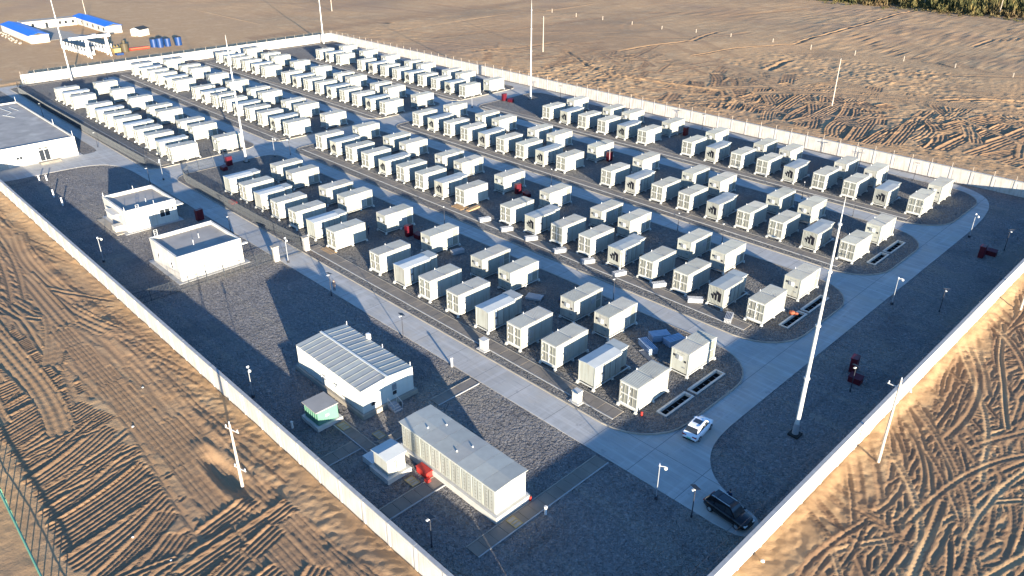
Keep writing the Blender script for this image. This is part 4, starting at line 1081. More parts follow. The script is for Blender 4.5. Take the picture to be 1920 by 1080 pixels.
def solar_lamp():
    t = thing('solar_lamp', 'x', 'lamp', group='dark solar lamps along the roads')
    MB().tube((0, 0, 0), (0, 0, .25), .11, .10, 8).build('base', 'dark_pole', t)
    MB().tube((0, 0, .2), (0, 0, 3.65), .055, .045, 8).build('pole', 'dark_pole', t)
    m_ = MB(); m_.box(-.42, .42, -.32, .32, -.025, .025, Matrix.Translation((0, 0, 3.78)) @ Matrix.Rotation(R(-20), 4, 'X')); m_.build('solar_panel', 'solar', t)
    m_ = MB(); m_.box(-.10, .10, -.42, -.05, 3.50, 3.58); m_.build('lamp_head', 'lamp_white', t)
    return t
def camera_pole():
    t = thing('camera_pole', 'x', 'camera pole', group='white camera poles around the yard')
    MB().box(-.16, .16, -.16, .16, 0, .35).build('base', 'dark_pole', t)
    MB().tube((0, 0, .3), (0, 0, 4.3), .055, .045, 8).build('pole', 'metal_grey', t)
    MB().tube((0, 0, 4.2), (.55, -.1, 4.28), .04, n=6).build('arm', 'metal_pale', t)
    MB().sphere((.58, -.1, 4.08), .20, 10, 7, .95).build('dome_camera', 'metal_pale', t, smooth=True)
    MB().box(-.06, .06, -.14, .14, 4.25, 4.45).build('junction_box', 'lamp_white', t)
    return t
SL = [(-42.1, 30.8, 'inside the near wall below the long cabinet building'), (-73.7, 51.5, 'at the road edge behind the ridged hall'), (-91.1, 51.3, 'beside the standing person on the near road'), (-27.4, 51.2, 'beside the parked black car'), (-25.8, 82.7, 'beside the red boxes on the right gravel strip'), (-25.5, 111.3, 'alone on the right gravel strip by the wall'), (-25.6, 141.5, 'beyond the far pair of red boxes on the right gravel strip'), (-159.5, 51.4, 'behind the guard house by the cross road'), (-60.7, 80.5, 'at the road between the fence-side and second rows, near mast'), (-100.5, 81.2, 'at the road below the wooden boards of the second row'), (-101.2, 110.4, 'at the road below the third row, by the red cabinet'), (-60.7, 110.2, 'at the road below the third row, near ring road'), (-69.0, 108.9, 'at the upper edge of the second row'), (-61.2, 140.0, 'at the road below the wall-side row'), (-50.2, 138.2, 'behind the last converters of the third row'), (-62.1, 168.2, 'by the back wall, second from ring road'), (-50.0, 166.9, 'by the back wall, closest to ring road'), (-102.6, 168.2, 'by the back wall near the upper red box'), (-149.4, 166.0, 'by the back wall beside its lightning mast'), (-156.9, 82.3, 'at the crossing of two roads in mid yard'), (-162.4, 69.0, 'next to the red sand box by the cross road'), (-233.6, 52.1, 'on the road behind the wide flat-roofed building'), (-194.3, 52.8, 'at the corner of the wide flat-roofed building'), (-123.2, 51.2, 'behind the larger parapet-roofed building'), (-270.2, 81.5, 'by the gateway wall of the camp side')]
p0 = None
for x, y, s in SL:
    if p0 is None: p0 = solar_lamp(); p0.location = (x, y, 0.0); p0['label'] = 'dark solar lamp ' + s
    else: dup(p0, (x, y, .05), R(random.uniform(-30, 60)), 'dark solar lamp ' + s)
CPL = [(-75.5, 30.4, 'inside the near wall left of the ridged hall'), (-31.3, 50.8, 'at the road edge near the black car'), (-31.2, 108.7, 'on the ring road edge opposite the second row'), (-31.6, 143.2, 'on the ring road edge opposite the wall-side row'), (-106.0, 52.6, 'beside the gate pillars'), (-127.3, 31.1, 'inside the near wall below the guard house'), (-158.0, 79.0, 'at the middle of the cross road'), (-160.4, 54.5, 'near the curved fence corner'), (-102.2, 130.5, 'at the gap in the third row'), (-160.0, 141.0, 'at the red boxes by the upper cross road')]
p0 = None
for x, y, s in CPL:
    lab = 'white camera pole ' + s
    if p0 is None: p0 = camera_pole(); p0.location = (x, y, 0.0); p0['label'] = lab
    else: dup(p0, (x, y, .05), R(random.uniform(-30, 60)), lab)
for x, y, h, s in ((-63.9, 51.8, 1.2, 'at the road edge above the ridged hall'), (-159.5, 34.6, 1.5, 'in the lit gravel left of the guard house, lower one'), (-165.5, 34.8, 1.5, 'in the lit gravel left of the guard house, upper one'), (-178.2, 35.7, 1.1, 'by the paved strip of the wide building, left of a pair'), (-177.4, 36.9, 1.1, 'by the paved strip of the wide building, right of a pair'), (-66.9, 34.9 - 4.2, .8, 'between the near wall and the mint transformer'), (-37.6, 41.4, .9, 'on the slab strip beyond the long cabinet building')):
    t = thing('vent_pipe', 'short white vent pipe ' + s, 'pipe', (x, y, 0), group='short white vent pipes')
    MB().tube((0, 0, 0), (0, 0, h), .14, .13, 10).build('pipe', 'lamp_white', t); MB().tube((0, 0, h), (0, 0, h + .12), .2, .14, 10).build('cap', 'stone_white', t)

# concrete junction pillars beside the fence-side cable trench, gate pillars
for x, y, s in ((-63.9, 57.4, 'by the fence-side trench, further from the ring road'), (-47.6, 57.4, 'by the fence-side trench, closer to the ring road')):
    o = MB().box(-.45, .45, -.4, .4, 0, 1.5).box(-.52, .52, -.47, .47, 1.5, 1.62).box(-.8, .8, -.7, .7, -.1, .15).build('junction_pillar', 'concrete_pale'); o.location = (x, y, .1); tag(o, 'squat grey concrete pillar ' + s, 'pillar', 'squat concrete pillars')
for x, y, s in ((-108.1, 51.6, 'on the building side of the road'), (-108.0, 57.2, 'on the container side of the road')):
    t = thing('gate_pillar', 'white gate pillar with brown cap ' + s, 'gate pillar', (x, y, 0), group='gate pillars')
    MB().box(-.42, .42, -.42, .42, -.1, 2.5).build('shaft', 'wall_white', t); MB().box(-.52, .52, -.52, .52, 2.5, 2.65).build('cap', 'concrete_brown', t)

# ------------------------------------------------------------------ wire fences
def wire_fence(label, pts, h=2.0, bars=.16, name='wire_fence', m='fence_dark', pst=2.6):
    t = thing(name, label, 'fence'); P = [Vector(p) for p in pts]
    bar = MB(); rail = MB(); po = None
    for i in range(len(P) - 1):
        a, b = P[i], P[i + 1]; L = (b - a).length; d = (b - a) / L
        for z in (.12, h * .5, h): rail.tube((a.x, a.y, z), (b.x, b.y, z), .032, n=5)
        n = max(1, int(L / bars))
        for k in range(n):
            q = a + d * ((k + .5) * L / n); bar.tube((q.x, q.y, .1), (q.x, q.y, h), .019, n=3, caps=False)
        n = max(1, round(L / pst))
        for k in range(n + (1 if i == len(P) - 2 else 0)):
            q = a + d * (k * L / n)
            if po is None: po = MB().tube((0, 0, -.1), (0, 0, h + .15), .05, n=6).build('post', m, t); po.location = (q.x, q.y, 0)
            else: inst(po, t, (q.x, q.y, 0))
    rail.build('rail', m, t); o = bar.build('mesh', m, t); o['kind'] = 'stuff'
    return t
wire_fence('dark wire fence curving round the mid block beside the near road', [(-108.1, 57.5), (-122.5, 57.0), (-140, 57.0), (-155.0, 57.1), (-158.2, 57.9), (-160.3, 59.8), (-160.9, 62.5), (-160.8, 66.0)])
wire_fence('long dark wire fence along the road facing the wide flat-roofed building', [(-169.0, 60.5), (-169.8, 57.6), (-172.5, 55.4), (-209, 54.9), (-240, 54.8), (-268, 55.2), (-274.5, 56.6), (-277.2, 60.0), (-277.6, 66.5)])
wire_fence('dark wire fence between pump house and the large shaded gravel area', [(-108.1, 51.1), (-108.3, 40), (-108.5, 28.5)], 2.0, .2)
t = thing('yard_gate', 'dark barred gate between the two white pillars on the road', 'gate', (-108.05, 54.4, 0))
g = MB()
for z in (.15, 1.0, 1.9): g.tube((0, -2.3, z), (0, 2.3, z), .04, n=6)
g.build('rail', 'fence_dark', t); g = MB()
for k in range(24): g.tube((0, -2.3 + k * .2, .15), (0, -2.3 + k * .2, 1.9), .018, n=4)
tag(g.build('bars', 'fence_dark', t), kind='stuff')
# green rail at the lower left edge
t = thing('green_fence', 'green pipe fence on posts at the bottom left corner', 'fence'); P = [(-90, 4.6), (-78.1, 4.1), (-66.3, 3.85), (-56, 3.6)]
r_ = MB()
for i in range(3): r_.tube((*P[i], 1.45), (*P[i + 1], 1.45), .10, n=8)
r_.build('rail', 'green_rail', t); r2 = MB()
for i in range(3): r2.tube((*P[i], .75), (*P[i + 1], .75), .04, n=6)
r2.build('rail', 'green_rail', t)
po = None
for k in range(17):
    x = -89 + k * 2.0; y = 4.6 - (x + 90) / 34
    if po is None: po = MB().tube((0, 0, -.3), (0, 0, 1.5), .06, n=6).build('post', 'green_rail', t); po.location = (x, y, 0)
    else: inst(po, t, (x, y, 0))

# ------------------------------------------------------------------ fire points
def fire_cabinet():
    t = thing('fire_cabinet', 'x', 'fire cabinet', group='red fire cabinets')
    MB().box(-.38, .38, -.65, .65, .05, 2.0).build('body', 'red_paint', t); MB().box(-.42, .42, -.69, .69, 2.0, 2.08).build('top', 'red_paint', t)
    d = MB(); d.box(.38, .41, -.60, -.02, .15, 1.92); d.build('door', 'red_paint', t); d = MB(); d.box(.38, .41, .02, .60, .15, 1.92); d.build('door', 'red_paint', t)
    return t
def sand_box():
    t = thing('sand_box', 'x', 'sand box', group='red sand boxes')
    MB().box(-.75, .75, -.5, .5, 0, .75).build('body', 'red_paint', t)
    l = MB(); l.add([(-.8, -.55, .75), (.8, -.55, .75), (.8, .55, .95), (-.8, .55, .95), (-.8, -.55, .80), (.8, -.55, .80), (.8, .55, 1.0), (-.8, .55, 1.0)], [(0, 3, 2, 1), (4, 5, 6, 7), (0, 1, 5, 4), (1, 2, 6, 5), (2, 3, 7, 6), (3, 0, 4, 7)]); l.build('lid', 'red_paint', t)
    return t
FC = [(-100.6, 73.2, 'in the gap of the fence-side row'), (-102.2, 101.8, 'in the gap of the second row'), (-102.7, 131.1, 'in the gap of the third row'), (-102.3, 160.3, 'in the gap of the wall-side row by the back wall'), (-159.0, 152.5, 'at the cross road end of the wall-side row'), (-159.2, 68.6, 'near the curved fence by the cross road'), (-27.5, 135.9, 'on the right gravel strip, further from the camera'), (-27.6, 87.5, 'on the right gravel strip beside a lamp'), (-133.4, 50.2, 'behind the roof of the larger parapet building')]
SB = [(-98.7, 73.8, 'in the gap of the fence-side row'), (-99.8, 101.8, 'in the gap of the second row'), (-156.7, 152.9, 'at the cross road end of the wall-side row'), (-157.2, 66.4, 'near the curved fence by the cross road'), (-26.6, 138.0, 'on the right gravel strip, further from the camera'), (-26.3, 85.2, 'on the right gravel strip beside a lamp')]
for lst, fn, nm in ((FC, fire_cabinet, 'tall red fire cabinet '), (SB, sand_box, 'low red sand box ')):
    p0 = None
    for x, y, s in lst:
        if p0 is None: p0 = fn(); p0.location = (x, y, .17); p0['label'] = nm + s
        else: dup(p0, (x, y, .17 if x < -36 else .0), R(random.uniform(-12, 12)), nm + s)
t = thing('fire_box', 'bright red low fire box against the long cabinet building plinth', 'fire box', (-50.3, 36.55, 0))
MB().box(-.95, .75, -.35, .4, 0, .75).build('body', 'bright_red', t); MB().box(-1.0, .8, -.4, .45, .75, .83).build('lid', 'bright_red', t); MB().box(.85, 1.3, -.75, -.25, 0, .4).build('bucket_tray', 'bright_red', t)
t = thing('fire_extinguisher', 'red extinguisher at the end corner of the long cabinet building', 'extinguisher', (-39.9, 41.6, 0)); MB().tube((0, 0, 0), (0, 0, .65), .14, n=10).build('cylinder', 'bright_red', t); MB().box(-.06, .1, -.04, .04, .65, .8).build('valve', 'panel_black', t)
t = thing('fire_extinguisher', 'red extinguisher on the pad by the open cable pit', 'extinguisher', (-40.5, 60.6, .17)); MB().tube((0, 0, 0), (0, 0, .6), .14, n=10).build('cylinder', 'bright_red', t); MB().box(-.06, .1, -.04, .04, .6, .74).build('valve', 'panel_black', t)
o = MB().sphere((0, 0, .25), .45, 9, 5, .7).sphere((.5, .2, .2), .35, 8, 5, .7).sphere((-.35, .4, .2), .3, 8, 5, .7).build('cloth_heap', 'orange_cloth'); o.location = (-39.9, 95.2, .17); tag(o, 'crumpled orange cloth heap beside the second row cable pit', 'cloth')
t = thing('pallet_stack', 'reddish boards laid under the fence-side container at the row gap', 'boards', (-104.9, 59.6, .17))
for k in range(4):
    MB().box(-1.6, 1.6, -.12, .12, 0, .10).build('board', 'wood', t).location = (-.2, -.5 + k * .34, 0)
o = MB().box(-1.1, 1.1, -.35, .35, 0, .35).box(-.5, .9, -.7, -.35, 0, .2).build('crate_strip', 'bright_red'); o.location = (-137.5, 58.6, .17); o.rotation_euler[2] = .05; tag(o, 'long low red box on the trench covers by the fence', 'box')
t = thing('timber_pallet', 'brown timber pallet under the second row container at its gap', 'timber', (-104.6, 88.3, .17))
for k in range(5): MB().box(-1.5, 1.5, -.07, .07, .12, .24).build('plank', 'wood', t).location = (0, -.7 + k * .42, 0)
for s in (-1, 1): MB().box(-.08, .08, -1.0, 1.0, 0, .12).build('bearer', 'wood', t).location = (s * 1.2, 0.1, 0)
t = thing('timber_stack', 'brown timber planks lying beside the gap end of the second row', 'timber', (-102.2, 89.6, .17), .1)
for k in range(6): MB().box(-.12, .12, -1.6, 1.6, 0, .14).build('plank', 'wood', t).location = ((k % 3) * .3 - .3, random.uniform(-.2, .2), .14 * (k // 3))

# bundles of dismantled grille panels
def bundle(n, m, L=2.2, W=1.0):
    t = thing('panel_bundle', 'x', 'panels', group='bundles of white panels')
    p = MB(); 
    for k in range(5): p.box(-L / 2, L / 2, -W / 2 + k * W / 5 + .06, -W / 2 + (k + 1) * W / 5 - .06, 0, .09)
    for s in (-L / 2, L / 2 - .08): p.box(s, s + .08, -W / 2, W / 2, .07, .10)
    q0 = None
    for k in range(n):
        if q0 is None: q0 = p.build('panel', m, t); q = q0
        else: q = q0.copy(); COL.objects.link(q); q.parent = t
        q.location = (random.uniform(-.06, .06), random.uniform(-.04, .04), k * .11 + .02); q.rotation_euler = (0, 0, R(random.uniform(-2, 2)))
    return t
b0 = bundle(6, 'panel_metal')
BU = [(-96.2, 87.2, 70, 'furthest from the ring road'), (-90.2, 87.0, 66, 'second from the wooden boards'), (-84.3, 87.2, 62, 'third from the wooden boards'), (-77.4, 87.0, 66, 'fourth from the wooden boards'), (-71.4, 87.2, 63, 'fifth from the wooden boards'), (-65.0, 87.3, 72, 'fourth from the ring road'), (-58.4, 88.6, 60, 'third from the ring road'), (-51.7, 88.4, 40, 'second from the ring road, by an emblem container'), (-45.4, 87.3, 112, 'closest to the ring road, turned crosswise')]
for i, (x, y, a, s) in enumerate(BU):
    lab = 'white panel bundle before the second row, ' + s
    if i == 0: b0.location = (x, y, .24); b0.rotation_euler = (0, 0, R(a)); b0['label'] = lab
    else: dup(b0, (x, y, .24), R(a), lab)
dup(b0, (-89.2, 74.6, .17), R(78), 'white panel bundle behind the fence-side row, by the gap')
b1 = bundle(3, 'panel_metal', 2.4, 1.6); b1.location = (-69.2, 72.4, .17); b1.rotation_euler = (0, 0, R(25)); b1['label'] = 'flat pale panel bundle lying mid way behind the fence-side row'
b2 = bundle(8, 'panel_shade_tint', 3.0, 1.3); b2.location = (-48.8, 72.9, .17); b2.rotation_euler = (0, 0, R(-25)); b2['label'] = 'panel bundle tinted blue-grey as shade near the ring road, lower heap'
b3 = bundle(9, 'panel_shade_tint', 2.6, 1.5); b3.location = (-49.2, 76.0, .17); b3.rotation_euler = (0, 0, R(60)); b3['label'] = 'panel bundle tinted blue-grey as shade near the ring road, upper left heap'
b4 = bundle(8, 'panel_shade_tint', 2.6, 1.5); b4.location = (-47.2, 76.6, .17); b4.rotation_euler = (0, 0, R(75)); b4['label'] = 'panel bundle tinted blue-grey as shade near the ring road, upper right heap'
b5 = bundle(2, 'panel_metal', 3.0, .7); b5.location = (-47.6, 71.2, .17); b5.rotation_euler = (0, 0, R(-22)); b5['label'] = 'thin white panel bundle at the foot of the blue-grey heap'
o = MB().sphere((0, 0, .3), .55, 9, 6, .6).sphere((.6, .1, .25), .45, 9, 6, .6).build('tarp_heap', 'cloth_blue'); o.location = (-65.6, 74.6, .17); tag(o, 'dark crumpled tarp heap behind the fence-side row', 'tarp')

# ------------------------------------------------------------------ cars
def car(name, label, paint, loc, rz, L=4.55, W=1.86, Hh=1.68, suv=False):
    t = thing(name, label, 'car', loc, rz)
    # x forward ; stations: x, half width at sill, half width at belt, floor, belt height
    st = [(-L / 2, .66, .68, .42, .78), (-L / 2 + .10, .80, .82, .30, .98), (-L / 2 + .55, .90, .90, .22, 1.04), (-.9, .92, .92, .20, 1.03), (0, .93, .925, .20, 1.01), (.75, .92, .91, .20, 1.0), (1.15, .91, .88, .22, .98), (L / 2 - .45, .88, .80, .24, .88), (L / 2 - .12, .80, .68, .28, .76), (L / 2, .60, .52, .36, .62)]
    sc = W / 1.86; rings = []
    for x, hs, hb, zf, zb in st:
        hs *= sc; hb *= sc
        rings.append([(x, -hs * .82, zf), (x, -hs, zf + .14), (x, -hs * 1.0, (zf + zb) / 2 + .05), (x, -hb, zb - .08), (x, -hb * .86, zb), (x, 0, zb + .035), (x, hb * .86, zb), (x, hb, zb - .08), (x, hs, (zf + zb) / 2 + .05), (x, hs, zf + .14), (x, hs * .82, zf)])
    b = MB(); n = len(rings[0])
    vs = [v for r_ in rings for v in r_]; fs = []
    for i in range(len(rings) - 1):
        for j in range(n - 1): fs.append((i * n + j, (i + 1) * n + j, (i + 1) * n + j + 1, i * n + j + 1))
        fs.append((i * n + n - 1, (i + 1) * n + n - 1, (i + 1) * n, i * n))
    fs.append(tuple(range(n))); fs.append(tuple((len(rings) - 1) * n + j for j in range(n - 1, -1, -1)))
    b.add(vs, fs); bo = b.build('body', paint, t, smooth=True)
    # cabin
    xr0, xr1, xf1, xf0 = -L / 2 + .22, -L / 2 + (.62 if suv else .85), .55, 1.28
    zb, zt = .99, Hh
    hb, ht = .80 * sc, .62 * sc
    cb = [(xr0, -hb, zb), (xr1, -ht, zt - .06), (xr1 + .5, -ht - .02, zt), (xf1 - .3, -ht - .02, zt), (xf1, -ht, zt - .05), (xf0, -hb * .96, zb - .02)]
    vs = cb + [(x, -y, z) for x, y, z in cb]; m = len(cb)
    fs = [tuple(range(m))[::-1], tuple(range(m, 2 * m))] + [(i, i + 1, m + i + 1, m + i) for i in range(m - 1)]
    MB().add(vs, fs).build('cabin', paint, t)
    def quad(nm, pts, mtl='glass_dark', off=.012):
        p = [Vector(q) for q in pts]; nn = (p[1] - p[0]).cross(p[2] - p[0]).normalized()
        vs = [tuple(q - nn * .004) for q in p] + [tuple(q + nn * off) for q in p]; k = len(p)
        MB().add(vs, [tuple(range(k - 1, -1, -1)), tuple(range(k, 2 * k))] + [(i, (i + 1) % k, k + (i + 1) % k, k + i) for i in range(k)]).build(nm, mtl, t)
    def lerp(a, b, f): return tuple(a[i] + (b[i] - a[i]) * f for i in range(3))
    A, B, C_, D, E_, F = cb
    mir = lambda p: (p[0], -p[1], p[2])
    quad('windscreen', [lerp(F, E_, .1), lerp(mir(F), mir(E_), .1), lerp(mir(F), mir(E_), .93), lerp(F, E_, .93)])
    quad('rear_window', [lerp(mir(A), mir(B), .22), lerp(A, B, .22), lerp(A, B, .92), lerp(mir(A), mir(B), .92)])
    for s in (1, -1):
        f = (lambda p: p) if s > 0 else mir
        def sd(x, zf):           # point on the cabin side at x, height fraction
            return f((x, -(hb * .985 + (ht - hb) * zf) - .004, zb + (zt - .06 - zb) * zf))
        for (xa, xb, xc, xd) in ((xr0 + .30, xr0 + .95, xr0 + .95, xr1 + .12), (xr0 + 1.05, -.02, -.02, xr0 + 1.05), (.06, xf0 - .22, xf1 - .12, .06)):
            p = [sd(xa, .12), sd(xb, .12), sd(xc, .84), sd(xd, .84)]
            quad('side_window', p if s > 0 else p[::-1])
    quad('sunroof', [(xr1 + .75, -.44, zt + .004), (xf1 - .45, -.44, zt + .004), (xf1 - .45, .44, zt + .004), (xr1 + .75, .44, zt + .004)])
    for s in (-1, 1):
        MB().tube((xr1 + .15, s * (ht - .06), zt + .03), (xf1 - .15, s * (ht - .06), zt + .03), .025, n=6).build('roof_rail', 'chrome' if paint == 'car_black' else 'metal_grey', t)
        for x in (-L / 2 + .92, L / 2 - .90):
            w = MB(); w.tube((0, -.11, 0), (0, .11, 0), .345, n=16); wo = w.build('wheel', 'rubber', t); wo.location = (x, s * (.84 * sc), .345)
            MB().tube((0, s * .112, 0), (0, s * .125, 0), .22, n=12).build('rim', 'chrome', wo)
            a = MB(); n_ = 12
            for k in range(n_ + 1):
                pass
        MB().box(-.10, .10, -.07, .07, -.05, .06).build('mirror', paint, t).location = (1.02, s * (.98 * sc), 1.06)
        q = MB().box(-.05, .10, -.24, .24, -.07, .07).build('tail_light', 'tail_red', t); q.location = (-L / 2 + .06, s * .60 * sc, .86)
        q = MB().box(-.14, .06, -.20, .20, -.06, .06).build('headlight', 'lamp_white', t); q.location = (L / 2 - .10, s * .55 * sc, .69)
    MB().box(-.02, .02, -.26, .26, -.07, .07).build('number_plate', 'plate_green', t).location = (-L / 2 - .005, 0, .62)
    MB().box(-.04, .08, -.70, .70, -.10, .08).build('bumper', 'rubber', t).location = (-L / 2 + .02, 0, .44)
    MB().box(-.10, .03, -.55, .55, -.09, .09).build('radiator_grille', 'panel_black', t).location = (L / 2 - .02, 0, .48)
    return t
car('parked_car', 'white car with dark sunroof standing on the ring road', 'car_white', (-34.35, 62.8, .05), R(97))
car('parked_car', 'black car with pale roof rails parked beside the white wall', 'car_black', (-25.0, 53.9, .05), R(-5), 4.9, 1.95, 1.76, True)

# ------------------------------------------------------------------ people
def person(label, loc, rz, mats, arm=0.0):
    J = {'pelvis': (0, 0, .96), 'chest': (0, .01, 1.30), 'neck': (0, .01, 1.50), 'head': (0, .03, 1.62), 'crown': (0, .02, 1.74)}
    V = []; E_ = []; Rr = []
    def add(p, r, par=None):
        V.append(p); Rr.append(r)
        if par is not None: E_.append((par, len(V) - 1))
        return len(V) - 1
    pel = add((0, 0, .98), .15); ab = add((0, 0, 1.14), .14, pel); ch = add((0, .01, 1.32), .17, ab); nk = add((0, .01, 1.49), .065, ch); hd = add((0, .03, 1.60), .098, nk); cr = add((0, .02, 1.71), .085, hd)
    for s in (-1, 1):
        sh = add((s * .19, 0, 1.41), .075, ch); el = add((s * .25, -.02 + arm * .2 * (s > 0), 1.14 + arm * .1 * (s > 0)), .05, sh); wr = add((s * .26, .06 + arm * .4 * (s > 0), .92 + arm * .3 * (s > 0)), .036, el); ha = add((s * .26, .09 + arm * .5 * (s > 0), .83 + arm * .32 * (s > 0)), .04, wr)
        hp = add((s * .10, 0, .90), .10, pel); kn = add((s * .11, .03, .50), .068, hp); an = add((s * .12, -.01, .10), .048, kn); to = add((s * .13, .15, .05), .045, an)
    me = bpy.data.meshes.new('person'); me.from_pydata(V, E_, []); o = bpy.data.objects.new('person_tmp', me); COL.objects.link(o)
    sk = o.modifiers.new('skin', 'SKIN'); 
    for i, r_ in enumerate(Rr): me.skin_vertices[0].data[i].radius = (r_, r_ * (.72 if i in (0, 1, 2) else 1))
    me.skin_vertices[0].data[0].use_root = True
    o.modifiers.new('sub', 'SUBSURF').levels = 1
    dg = bpy.context.evaluated_depsgraph_get(); dg.update()
    m2 = bpy.data.meshes.new_from_object(o.evaluated_get(dg)); bpy.data.objects.remove(o)
    m2.name = 'person'
    p = bpy.data.objects.new('person', m2); COL.objects.link(p)
    m2.materials.clear()
    for k in mats: m2.materials.append(MATS[k])
    for f in m2.polygons:
        f.use_smooth = True; z = f.center.z; x = abs(f.center.x)
        f.material_index = 2 if (z > 1.47 and x < .14) or (z < .90 and x > .215 and z > .6) else (0 if z > .93 else 1 if z > .1 else 3)
    hair = MB().sphere((0, .0, 1.71), .108, 10, 6, .8).build('hair', 'hair', p)
    p.location = loc; p.rotation_euler = (0, 0, rz); tag(p, label, 'person'); return p
person('person in dark clothes standing on the near road beside a lamp', (-92.3, 52.6, .05), R(200), ['cloth_dark', 'cloth_dark', 'skin', 'rubber'])
person('person in dark blue clothes standing at the side of the black car', (-25.9, 55.4, .05), R(175), ['cloth_blue', 'cloth_dark', 'skin', 'rubber'], 1.0)
person('person in dark clothes behind the last container before the gap', (-105.9, 68.4, .17), R(120), ['cloth_dark', 'cloth_blue', 'skin', 'rubber'])

# ------------------------------------------------------------------ workers' camp beyond the left wall
t = thing('camp_house', 'white U-shaped camp house with bright blue roofs on its two wings', 'house', (-395, 104, 0))
def wing(x0, x1, y0, y1, h, roofm):
    MB().box(x0, x1, y0, y1, -.2, h).build('wall', 'render_white', t)
    yc = (y0 + y1) / 2; rf = MB()
    vs = []
    for x in (x0 - .3, x1 + .3): vs += [(x, y0 - .4, h - .05), (x, yc, h + .9), (x, y1 + .4, h - .05), (x, y1 + .4, h + .05), (x, yc, h + 1.0), (x, y0 - .4, h + .05)]
    rf.add(vs, [(0, 5, 4, 1), (1, 4, 3, 2), (7, 10, 11, 6), (8, 9, 10, 7), (5, 11, 10, 4), (4, 10, 9, 3), (0, 6, 11, 5), (2, 3, 9, 8), (0, 1, 7, 6), (1, 2, 8, 7)])
    rf.build('roof', roofm, t)
wing(-4, 37.5, -21.2, -14.3, 3.0, 'blue_roof'); wing(-8, 34, 9.0, 15.2, 3.0, 'blue_roof')
MB().box(-8, -2, -13.8, 8.5, -.2, 3.0).build('wall', 'render_white', t); MB().box(-8.4, -1.7, -13.7, 8.4, 3.0, 3.25).build('roof', 'concrete_brown', t)
for y in (-10, -4.5, 1, 3.4, 6.4): MB().box(-2, -1.9, y, y + 1.1, 1.0 if y != -4.5 else 0, 2.3).build('window' if y != -4.5 else 'door', 'glass_dark', t)
for x in (3, 10, 17, 24, 30): MB().box(x, x + 1.2, 8.9, 9.0, .9, 2.2).build('window', 'glass_dark', t)
MB().box(-1.8, 34, -14.2, 8.8, -.15, .04).build('courtyard', 'concrete_brown', t)
t = thing('camp_shed', 'small white shed with dark pitched roof beyond the camp house', 'shed', (-348.0, 121.8, 0), R(-62))
MB().box(-2.6, 2.6, -2.4, 2.4, -.1, 2.6).add([(-2.6, -2.4, 2.6), (2.6, -2.4, 2.6), (2.6, 2.4, 2.6), (-2.6, 2.4, 2.6), (2.6, 0, 3.4), (-2.6, 0, 3.4)], [(1, 2, 4), (3, 0, 5)]).build('wall', 'render_white', t)
r_ = MB(); vs = []
for x in (-2.8, 2.8): vs += [(x, -2.7, 2.52), (x, 0, 3.42), (x, 2.7, 2.52), (x, 2.7, 2.64), (x, 0, 3.56), (x, -2.7, 2.64)]
r_.add(vs, [(0, 5, 4, 1), (1, 4, 3, 2), (7, 10, 11, 6), (8, 9, 10, 7), (5, 11, 10, 4), (4, 10, 9, 3), (0, 6, 11, 5), (2, 3, 9, 8), (0, 1, 7, 6), (1, 2, 8, 7)]); r_.build('roof', 'black_roof', t)
MB().box(2.6, 2.66, .2, 1.1, 0, 2.0).build('door', 'fan_grey', t)
t = thing('gantry_crane', 'white gantry crane frame standing over the open sheds', 'crane', (-311, 93, 0))
for y in (-3.4, 3.4):
    MB().tube((1.8, y, 0), (.2, y, 6.8), .32, .30, 8).build('leg', 'lamp_white', t); MB().tube((-1.8, y, 0), (-.2, y, 6.8), .32, .30, 8).build('leg', 'lamp_white', t)
MB().box(-.5, .5, -9.0, 5.0, 6.7, 7.6).build('beam', 'lamp_white', t); MB().box(-.7, .7, -1.2, .2, 7.6, 8.1).build('trolley', 'fan_grey', t)
for (x, y, s) in ((-327, 90.6, 'on the left of the gantry crane'), (-329, 97.6, 'on the right of the gantry crane')):
    t = thing('open_shed', 'open shed with dark lean-to roof and white columns ' + s, 'shed', (x, y, 0), R(4), 'open sheds beside the camp')
    MB().box(-12, 12, -1.6, 1.6, 3.0, 3.2).build('roof', 'black_roof', t); c0 = None
    for k in range(9):
        for yy in (-1.3, 1.3):
            if c0 is None: c0 = MB().box(-.22, .22, -.15, .15, 0, 3.0).build('column', 'lamp_white', t); c0.location = (-11.5 + k * 2.87, yy, 0)
            else: inst(c0, t, (-11.5 + k * 2.87, yy, 0))
    MB().box(-11.8, 11.8, -1.2, 1.2, -.05, 1.3).build('counter', 'stone_white', t)
for i, (x, y, h, r_, s) in enumerate(((-316.5, 115.0, 3.0, 1.25, 'at the red pipes end'), (-314.5, 116.6, 3.4, 1.3, 'second of the group, in front'), (-318.0, 118.2, 3.2, 1.2, 'behind the second one'), (-314.6, 119.6, 3.0, 1.2, 'in the middle of the group'), (-314.0, 123.6, 3.1, 1.3, 'furthest from the red pipes'))):
    t = thing('blue_tank', 'blue cylindrical tank ' + s, 'tank', (x, y, 0), group='blue tanks beside the camp')
    MB().tube((0, 0, 0), (0, 0, h), r_, n=14).build('shell', 'blue_tank', t); MB().tube((0, 0, h), (0, 0, h + .35), r_ * 1.02, r_ * .3, 14).build('lid', 'black_roof', t)
t = thing('brown_tank', 'brown cylindrical tank with a neck beside the gantry crane', 'tank', (-314.5, 103.3, 0)); MB().tube((0, 0, 0), (0, 0, 3.0), 1.4, n=14).build('shell', 'brown_metal', t); MB().tube((0, 0, 3.0), (0, 0, 4.2), .6, n=10).build('neck', 'brown_metal', t)
o = MB().box(-1.3, 1.3, -1.2, 1.2, 0, 1.7).box(-1.4, 1.4, -1.3, 1.3, 1.7, 1.8).build('yellow_crate', 'yellow_box'); o.location = (-312.6, 99.6, .2); tag(o, 'yellow crate stacked in front of the cable reels', 'crate')
